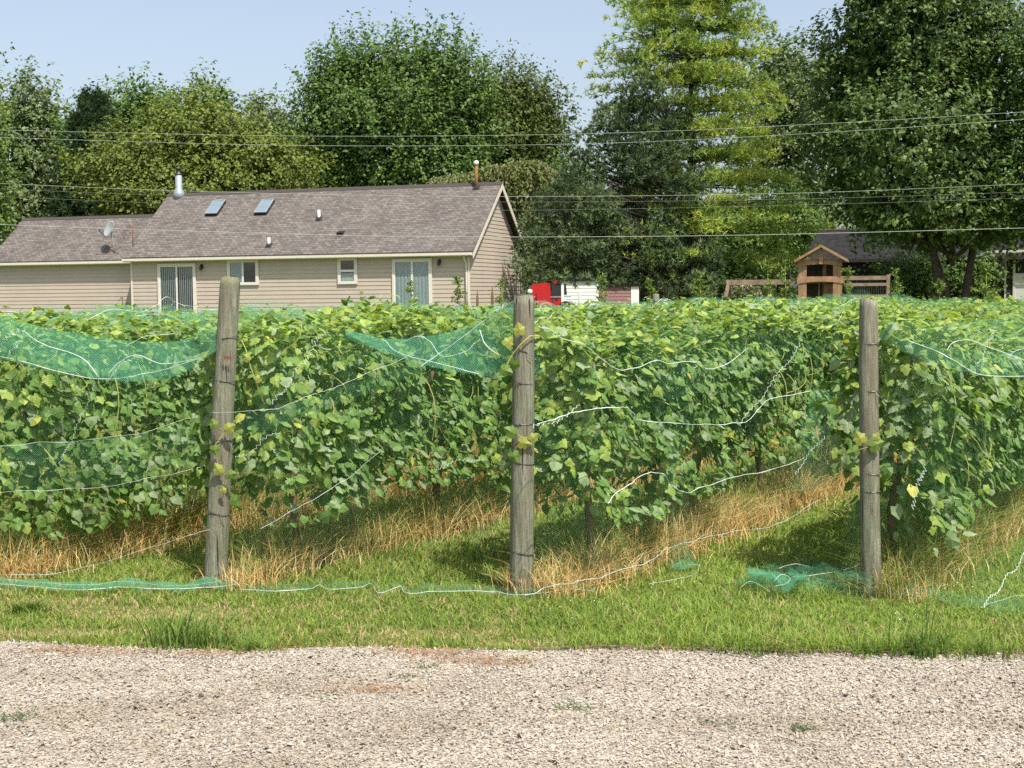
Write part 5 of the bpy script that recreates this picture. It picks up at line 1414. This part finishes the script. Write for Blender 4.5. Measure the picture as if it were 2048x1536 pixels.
# far dark wood that closes the gaps near the ground
P = np.stack([RNG.uniform(-44, 44, 16000), RNG.uniform(96, 101, 16000), 1.5 + RNG.random(16000) ** 1.2 * (6.0 + 2.2 * vnoise(RNG.uniform(-44, 44, 16000) * .3, np.zeros(16000), 5))], 1)
V, Fc, Cc = leaf_mass(P, rnd(16000) + np.array([0, -.6, .5]), rnd(16000), RNG.uniform(.35, .7, 16000), L_DIA, tree_cols(16000, G_MAPLE, RNG.random(16000)))
tag(link('far_wood', mesh_np('far_wood', V, Fc, MAT['tree_leaf'], Cc)), 'low dark wood far behind the houses', 'wood', kind='stuff')
broadleaf('light green tree cut by the left frame edge', 78, -60, [(-85, 215, 100, 130, 0), (-70, 330, 110, 120, -1), (-75, 440, 110, 90, 0)], 900, 20, .22, G_MID, .5)
broadleaf('grey-green poplar behind the spruce on the left', 92, 70, [(70, 240, 65, 90, 0), (60, 330, 90, 110, 0), (70, 420, 110, 80, 0)], 820, 20, .25, G_GREY, .8)
broadleaf('dark maple rising behind the spruce on the left', 88, 260, [(280, 255, 100, 85, 0), (205, 300, 80, 100, 1), (335, 310, 90, 110, 0)], 1000, 22, .24, G_MAPLE, .9)
broadleaf('small tree top peeking over the yellow-green tree', 90, 425, [(425, 240, 50, 80, 0), (420, 320, 80, 80, 0)], 380, 20, .24, G_MAPLE, .9)
broadleaf('grey-green tree behind the right side of the yellow-green tree', 92, 545, [(540, 270, 65, 70, 0), (590, 330, 60, 80, 0), (540, 350, 90, 80, 0)], 620, 20, .25, G_GREY, .6)
broadleaf('broad yellow-green tree spreading over the garage roof', 76, 400, [(400, 300, 150, 115, 0), (280, 350, 130, 90, -1), (520, 350, 120, 95, -1), (400, 400, 220, 80, 0), (590, 400, 70, 60, 0)], 2300, 20, .19, G_YEL, .3, (.5, 1.1))
conifer('dark green spruce on the left behind the garage', 80, 195, 190, [(190, 20, 30), (230, 45, 60), (300, 70, 90), (380, 95, 110), (450, 105, 115)], 360, 26, .26, .07, [(0.027, 0.053, 0.025), (0.042, 0.08, 0.034), (0.063, 0.104, 0.042)], 'spruce_tree', -.05, .28, .3, seed=3)
broadleaf('big dark maple with spiky crown behind the tan house', 80, 790, [(730, 172, 105, 92, 0), (855, 165, 115, 92, 0), (668, 215, 66, 105, -1), (760, 260, 175, 110, -1), (900, 250, 110, 110, 0), (680, 330, 100, 100, 0), (830, 360, 190, 80, 0)], 3000, 22, .20, G_MAPLE, .95, (.6, 2.3))
broadleaf('rounded olive maple right of the big dark maple', 84, 1030, [(1020, 220, 95, 85, 0), (1070, 260, 68, 85, 0), (990, 300, 110, 100, -1), (1060, 330, 75, 70, 0)], 1500, 20, .20, [(0.056, 0.091, 0.021), (0.084, 0.119, 0.025), (0.112, 0.147, 0.031)], .9, (.6, 2.0))
# weeping tree
def weeping(label, Y, base_px, ells, n, per, pal):
    sc = Y / F_PX; b0 = at(base_px, 600, Y); b0[2] = terrain(0, Y); root = empty('weeping_tree', b0, 0, label, 'tree')
    pts = []; dirs = []; cl = []; wood = B(); topz = at(base_px, ells[0][1], Y)[2]
    for i in range(n):
        px, py, rx, ry = ells[RNG.integers(len(ells))]; g = RNG.uniform(0, 2 * np.pi); rr = RNG.random() ** .5
        c = at(px, py, Y) + np.array([rx * sc * rr * math.cos(g), rx * sc * rr * math.sin(g) * .7, ry * sc * (1 - rr ** 2) * .6])
        L = RNG.uniform(1.0, 3.2) * (.5 + .5 * rr)
        t = np.linspace(0, 1, per)
        q = c + np.stack([math.cos(g) * .5 * np.sqrt(t), math.sin(g) * .5 * np.sqrt(t), .25 * np.sin(t * 2) - L * t ** 1.3], 1) + RNG.normal(0, .05, (per, 3))
        pts.append(q); cl.append(np.full(per, RNG.random()))
        if i % 5 == 0: wood.tube(q[::3], .012, 4)
    P = np.concatenate(pts); m_ = len(P)
    V, Fc, Cc = leaf_mass(P, rnd(m_, .6) + np.array([0, -.5, .4]), rnd(m_, .3) - np.array([0, 0, 1.0]), RNG.uniform(.14, .28, m_), L_DIA, tree_cols(m_, pal, np.concatenate(cl)))
    link('crown', mesh_np('crown', V, Fc, MAT['tree_leaf'], Cc), root, True)
    limb(wood, b0, at(base_px, ells[0][1], Y), .2, .05, .08, 8)
    for px, py, rx, ry in ells: limb(wood, at(base_px, ells[0][1] + 60, Y), at(px, py, Y), .09, .02, .15)
    wood.build('trunk', MAT['bark_pale'], root, True, True)
weeping('weeping tree with hanging branches behind the house gable', 73, 1060, [(1050, 345, 60, 40), (1000, 345, 60, 25), (930, 360, 70, 20), (1080, 420, 50, 40), (1090, 520, 45, 40)], 520, 20, [(0.098, 0.126, 0.035), (0.14, 0.168, 0.049), (0.182, 0.196, 0.07)])
broadleaf('dark green tree filling the gap left of the dark pine', 78, 1150, [(1140, 400, 80, 90, 0), (1120, 500, 80, 80, 0), (1200, 480, 90, 100, 0)], 700, 20, .22, G_MAPLE, .5)
# white pine, scots pine
conifer('tall bright yellow-green white pine towering over the dark pine', 67, 1385, -60, [(-60, 60, 60), (0, 175, 130), (60, 190, 160), (120, 225, 175), (200, 200, 190), (280, 190, 180), (340, 180, 185), (400, 200, 260), (450, 250, 290), (520, 330, 270), (570, 260, 200)], 680, 26, .30, .05, [(.11, .19, .06), (.19, .29, .075), (.27, .37, .085), (.34, .42, .09), (.42, .45, .10)], 'white_pine', .16, .14, .95, .3, 5, 'bark', .8, .4, .28, 1.25, 8)
def clump_pine(label, Y, base_px, clumps, n_tuft, tlen, wd, pal, trunk_top):
    sc = Y / F_PX; b0 = at(base_px, 600, Y); b0[2] = terrain(0, Y); root = empty('scots_pine', b0, 0, label, 'tree')
    wood = B(); tp = at(base_px - 20, trunk_top, Y); limb(wood, b0 - np.array([0, 0, .2]), tp, .24, .04, .02, 10)
    Ps, Ds, Cs = [], [], []; pal = np.array(pal)
    for px, py, r, *dy in clumps:
        c = at(px, py, Y + (dy[0] if dy else RNG.uniform(-2.2, .8))); n = int(n_tuft * (r / 40) ** 2)
        d = unit(rnd(n)); P = c + d * r * sc * (RNG.uniform(.3, 1.0, n) ** .5)[:, None] * np.array([1, .9, .8])
        Ps.append(P); Ds.append(d + np.array([0, -.2, .55]) + rnd(n, .3)); k = np.clip((RNG.random(n) * .5 + RNG.random() * .5) * len(pal), 0, len(pal) - 1).astype(int)
        Cs.append(pal[k] * RNG.uniform(.8, 1.2, (n, 1)))
        if dy: continue
        f = np.clip((c[2] - b0[2]) / (tp[2] - b0[2]) - .12, .08, .95); limb(wood, b0 + (tp - b0) * f, c, .07, .02, .08)
    P = np.concatenate(Ps); V, Fc, Cc = needle_tufts(P, np.concatenate(Ds), np.full(len(P), tlen), wd * 1.25, np.concatenate(Cs), 0, 8, .6)
    link('crown', mesh_np('crown', V, Fc, MAT['needle'], Cc), root, True); wood.build('trunk', MAT['bark'], root, True, True)
cl = []
for py in range(175, 600, 20):
    t = (py - 165) / 435
    l = 1300 - np.interp(t, [0, .1, .3, .6, .85, 1], [12, 55, 125, 205, 255, 205]); r = 1300 + np.interp(t, [0, .1, .3, .6, .85, 1], [14, 50, 95, 118, 125, 130])
    for px in np.arange(l, r + 1, 42):
        if RNG.random() < .86 and not (py > 545 and 1050 < px < 1215): cl.append((px + RNG.uniform(-16, 16), py + RNG.uniform(-12, 12), RNG.uniform(24, 40)))
cl += [(1052, 528, 18, -5.5), (1078, 548, 15, -5.5), (1100, 556, 13, -5.3), (1122, 552, 15, -5.2), (1150, 562, 12, -5.2), (1172, 556, 14, -5.0), (1030, 520, 12, -5.5), (1200, 566, 14, -5.0), (1240, 572, 14, -4.8)]
clump_pine('dark blue-green pine standing in front of the white pine', 64, 1345, cl, 105, .27, .05, [(0.042, 0.067, 0.035), (0.073, 0.114, 0.055), (0.128, 0.18, 0.09), (0.2, 0.257, 0.143)], 190)
broadleaf('pale grey-green poplar between white pine and right maple', 90, 1570, [(1560, 170, 60, 90, 0), (1600, 220, 90, 130, 0), (1550, 300, 90, 100, 0), (1620, 400, 80, 90, 2), (1590, 470, 80, 70, 0)], 1000, 20, .24, G_GREY, .7)
broadleaf('huge dark maple with three stems on the right', 60, 1905, [(1840, 60, 190, 150, 0), (1720, 160, 130, 140, 1), (1950, 150, 150, 170, 0), (1700, 290, 95, 140, 3), (1820, 290, 170, 140, -2), (1960, 330, 130, 130, -1), (1750, 400, 90, 80, 2), (1880, 425, 150, 60, -2), (1880, 470, 120, 35, 1), (1770, 440, 80, 45, -1), (1990, 450, 90, 60, -1), (1800, -60, 190, 100, 0)], 3300, 22, .19, [(0.049, 0.092, 0.028), (0.077, 0.13, 0.035), (0.117, 0.178, 0.051), (0.173, 0.234, 0.081)], .35, (.5, 1.2), 3, 'bark', trunk_r=.30, fork=.62)
broadleaf('fine-leaved dark tree at the right frame edge', 57, 2120, [(2110, 150, 110, 160, 0), (2090, 330, 90, 160, 0), (2120, 470, 80, 90, 0)], 1100, 22, .15, G_MAPLE, .4)
broadleaf('dark undergrowth tree between white pine and playhouse', 88, 1560, [(1560, 470, 110, 90, 0), (1480, 520, 90, 80, 0)], 620, 20, .22, G_MAPLE, .3)
broadleaf('dark shrubbery under the right maple', 66, 1840, [(1830, 560, 60, 45, 0), (1790, 575, 60, 40, 0), (1950, 560, 40, 50, 0)], 420, 20, .16, G_MAPLE, .3, name='shrub', cat='shrub', trunk_r=.05)
broadleaf('dark hedge plants below the dark pine', 66, 1330, [(1290, 590, 60, 35, 0), (1400, 570, 90, 45, 0)], 500, 20, .16, G_MAPLE, .3, name='shrub', cat='shrub', trunk_r=.05)
# white flowering bush
broadleaf('white flowering bush beside the swing beam', 54, 1490, [(1485, 595, 38, 26, 0)], 130, 16, .10, [(.07, .10, .03), (.10, .13, .04)], .3, (.2, .4), name='flowering_bush', cat='bush', trunk_r=.04)
fb = COL.objects.get('flowering_bush'); c = at(1485, 595, 54); n = 700; d = unit(rnd(n)); d[:, 1] = -np.abs(d[:, 1])
V, Fc, Cc = leaf_mass(c + d * np.array([.78, .6, .52]), d + rnd(n, .4), rnd(n), RNG.uniform(.05, .09, n), L_DIA, np.tile(np.array([[.62, .58, .5]]), (n, 1)))
link('blossom', mesh_np('blossom', V, Fc, MAT['tree_leaf'], Cc), fb, True)['kind'] = 'stuff'
# young saplings between the vineyard and the houses
def sapling(px, py_top, Y, label, width=26, n=26, pal=G_MID):
    b0 = at(px, 600, Y); b0[2] = terrain(0, Y); tp = at(px, py_top, Y); root = empty('sapling', b0, 0, label, 'sapling', 'young saplings behind the vineyard')
    sc = Y / F_PX; H = tp[2] - b0[2]; wood = B().tube([b0, b0 + np.array([.03, 0, H * .5]), tp], [.025, .015, .006], 5)
    P, Dm = [], []
    for i in range(n):
        f = RNG.uniform(.2, 1.0); az = RNG.uniform(0, 6.28); L = width * sc * (1.15 - f) * RNG.uniform(.5, 1.1) + .05
        dr = np.array([math.cos(az), math.sin(az), .35]); p = b0 + (tp - b0) * f
        wood.tube([p, p + dr * L], [.006, .003], 4)
        t = RNG.random(16); P.append(p + dr * (t * L)[:, None] + RNG.normal(0, .03, (16, 3)))
    P = np.concatenate(P); m_ = len(P)
    V, Fc, Cc = leaf_mass(P, rnd(m_, .6) + np.array([0, -.3, .7]), rnd(m_, .7), RNG.uniform(.07, .13, m_), L_DIA, tree_cols(m_, pal, RNG.random(m_)))
    link('foliage', mesh_np('foliage', V, Fc, MAT['tree_leaf'], Cc), root, True); wood.build('stem', MAT['cane_green'], root, True, True)
for a in [(722, 578, 50, 'sapling in front of the siding between small window and right door', 20, 14), (822, 560, 50, 'sapling in front of the right sliding door', 24, 16), (917, 555, 50, 'tall sapling in front of the house corner downspout', 30, 24),
          (1003, 560, 50, 'sapling in front of the gable end wall', 30, 20), (1205, 545, 50, 'sapling in front of the mauve outbuilding', 20, 20), (1300, 560, 52, 'sapling before the dark pine trunk', 30, 26), (1400, 545, 52, 'sapling right of the dark pine trunk', 40, 34),
          (1570, 520, 50, 'tall sapling at the left corner of the playhouse', 30, 34), (1535, 530, 50, 'sapling in front of the swing beam', 26, 24), (1695, 535, 49, 'sapling in front of the deck rail', 30, 30), (1792, 540, 50, 'sapling just right of the deck rail', 34, 34),
          (1878, 558, 50, 'short sapling left of the maple stems', 26, 24), (1972, 528, 50, 'bushy sapling in front of the brown house window', 44, 44)]: sapling(*a)
# dark stakes by the gable wall
for px, py in ((955, 582), (985, 572)):
    b0 = at(px, 620, 54); tp = at(px, py, 54)
    st = empty('garden_stake', (b0[0], b0[1], terrain(0, 54)), 0, 'dark pointed stake before the gable wall, %s one' % ('left' if px == 955 else 'right'), 'stake')
    B().lathe([(.07, 0), (.05, (tp[2] - terrain(0, 54)) * .7), (.012, tp[2] - terrain(0, 54))], n=8).build('stake', MAT['cane'], st)
# ------------------------------------------------------------------ tufts and weeds in the foreground
def tuft(px, py, n, h, sp, label, pal=((.09, .16, .03), (.17, .25, .05)), lean=(.3, 1.3), wd=.008, cat='grass tuft', name='grass_tuft', grp='grass tufts along the gravel edge'):
    g = on_ground(px, py); P = np.stack([g[0] + RNG.normal(0, sp, n), g[1] + RNG.normal(0, sp * .6, n), np.zeros(n)], 1)
    r = RNG.random((n, 1)); col = np.array(pal[0]) * (1 - r) + np.array(pal[1]) * r
    V, Fc, Cc = blades(P, RNG.uniform(.45, 1.1, n) * h, RNG.uniform(.7, 1.4, n) * wd, RNG.uniform(*lean, n), col, 4)
    V = V - np.array([g[0], g[1], 0]); o = link(name, mesh_np(name, V, Fc, MAT['blade'], Cc)); o.location = (g[0], g[1], 0)
    tag(o, label, cat, grp)
DK = ((.08, .15, .035), (.20, .30, .07))
tuft(350, 1296, 90, .30, .085, 'tall dark grass tuft at the gravel edge below the leaning post', DK, (.08, .75), .010)
tuft(425, 1296, 60, .25, .075, 'shorter grass tuft right of the tall dark one', DK, (.08, .75), .010)
tuft(505, 1304, 90, .13, .06, 'small grass tuft with dry tips at the gravel edge, left half', DK)
tuft(1530, 1310, 80, .17, .13, 'spreading pale grass tuft at the gravel edge left of the right post', lean=(.8, 1.9))
tuft(1745, 1312, 90, .13, .10, 'low splayed grass tuft just below the right post', lean=(.8, 1.8))
tuft(1850, 1314, 90, .30, .10, 'tall spiky dark grass tuft at the gravel edge on the right', DK, (.1, .9), .011)
tuft(1960, 1314, 90, .20, .14, 'loose tall grass tuft near the right frame edge', lean=(.3, 1.2))
tuft(60, 1225, 170, .13, .055, 'wide low grass tuft on the lawn at the left edge', lean=(.5, 1.4))
W1 = ((.06, .12, .04), (.12, .19, .06))
for i, (px, py, n, h, sp, lab) in enumerate([(30, 1440, 90, .05, .06, 'weed patch on the gravel at the left frame edge'), (1150, 1420, 80, .045, .055, 'flat weed patch on the gravel right of centre'), (1425, 1448, 50, .035, .05, 'tiny weed patch on the gravel, lower right'),
                                             (1605, 1462, 55, .05, .035, 'small olive weed tuft on the gravel, lower right'), (855, 1338, 30, .05, .03, 'small weed on the gravel near the edge, centre'), (815, 1357, 26, .04, .025, 'small weed on the gravel below the centre one'),
                                             (1035, 1325, 30, .05, .03, 'weed sprig at the gravel edge below the middle post'), (1170, 1350, 24, .04, .03, 'dry weed sprig on the gravel right of the middle post'), (650, 1388, 20, .035, .03, 'faint weed sprig on the gravel, left of centre'), (1740, 1398, 30, .03, .04, 'thin weed sprig on the gravel under the right post')]):
    tuft(px, py, n, h, sp, lab, W1, (.6, 1.9), .0055, 'weed', 'gravel_weed', 'weeds on the gravel')
# clover heads in the lawn
n = 150; yy = RNG.uniform(8.4, 9.6, n); xx = RNG.uniform(.2, 3.2, n); k_ = vnoise(xx * 2, yy * 2, 33) > .5; xx, yy = xx[k_], yy[k_]
P = np.stack([xx, yy, np.full(len(xx), .055)], 1); V, Fc, _ = scatter_templates(P, np.full(len(P), .0055), ST)
tag(link('clover_heads', mesh_np('clover_heads', V, Fc, MAT['white'])), 'tiny white clover heads in the lawn', 'clover', kind='stuff')
# dry clippings on the gravel edge
n = 2600; cs = np.array([on_ground(*q)[:2] for q in [(120, 1305), (240, 1310), (420, 1312), (830, 1308), (930, 1325), (560, 1300), (760, 1385), (1000, 1330), (880, 1312)]])
pk = RNG.integers(0, len(cs), n); P = np.stack([cs[pk, 0] + RNG.normal(0, .16, n), cs[pk, 1] + RNG.normal(0, .05, n), np.full(n, .022)], 1)
cc_ = np.array([.36, .20, .09]) * RNG.uniform(.6, 1.4, (n, 1))
V, Fc, Cc = blades(P, np.full(n, .012) * RNG.uniform(.3, 1.3, n), np.full(n, .004), RNG.uniform(2, 5, n), cc_, 2)
tag(link('dry_clippings', mesh_np('dry_clippings', V, Fc, MAT['straw'], Cc)), 'brown dry clippings strewn along the gravel edge', 'clippings', kind='stuff')
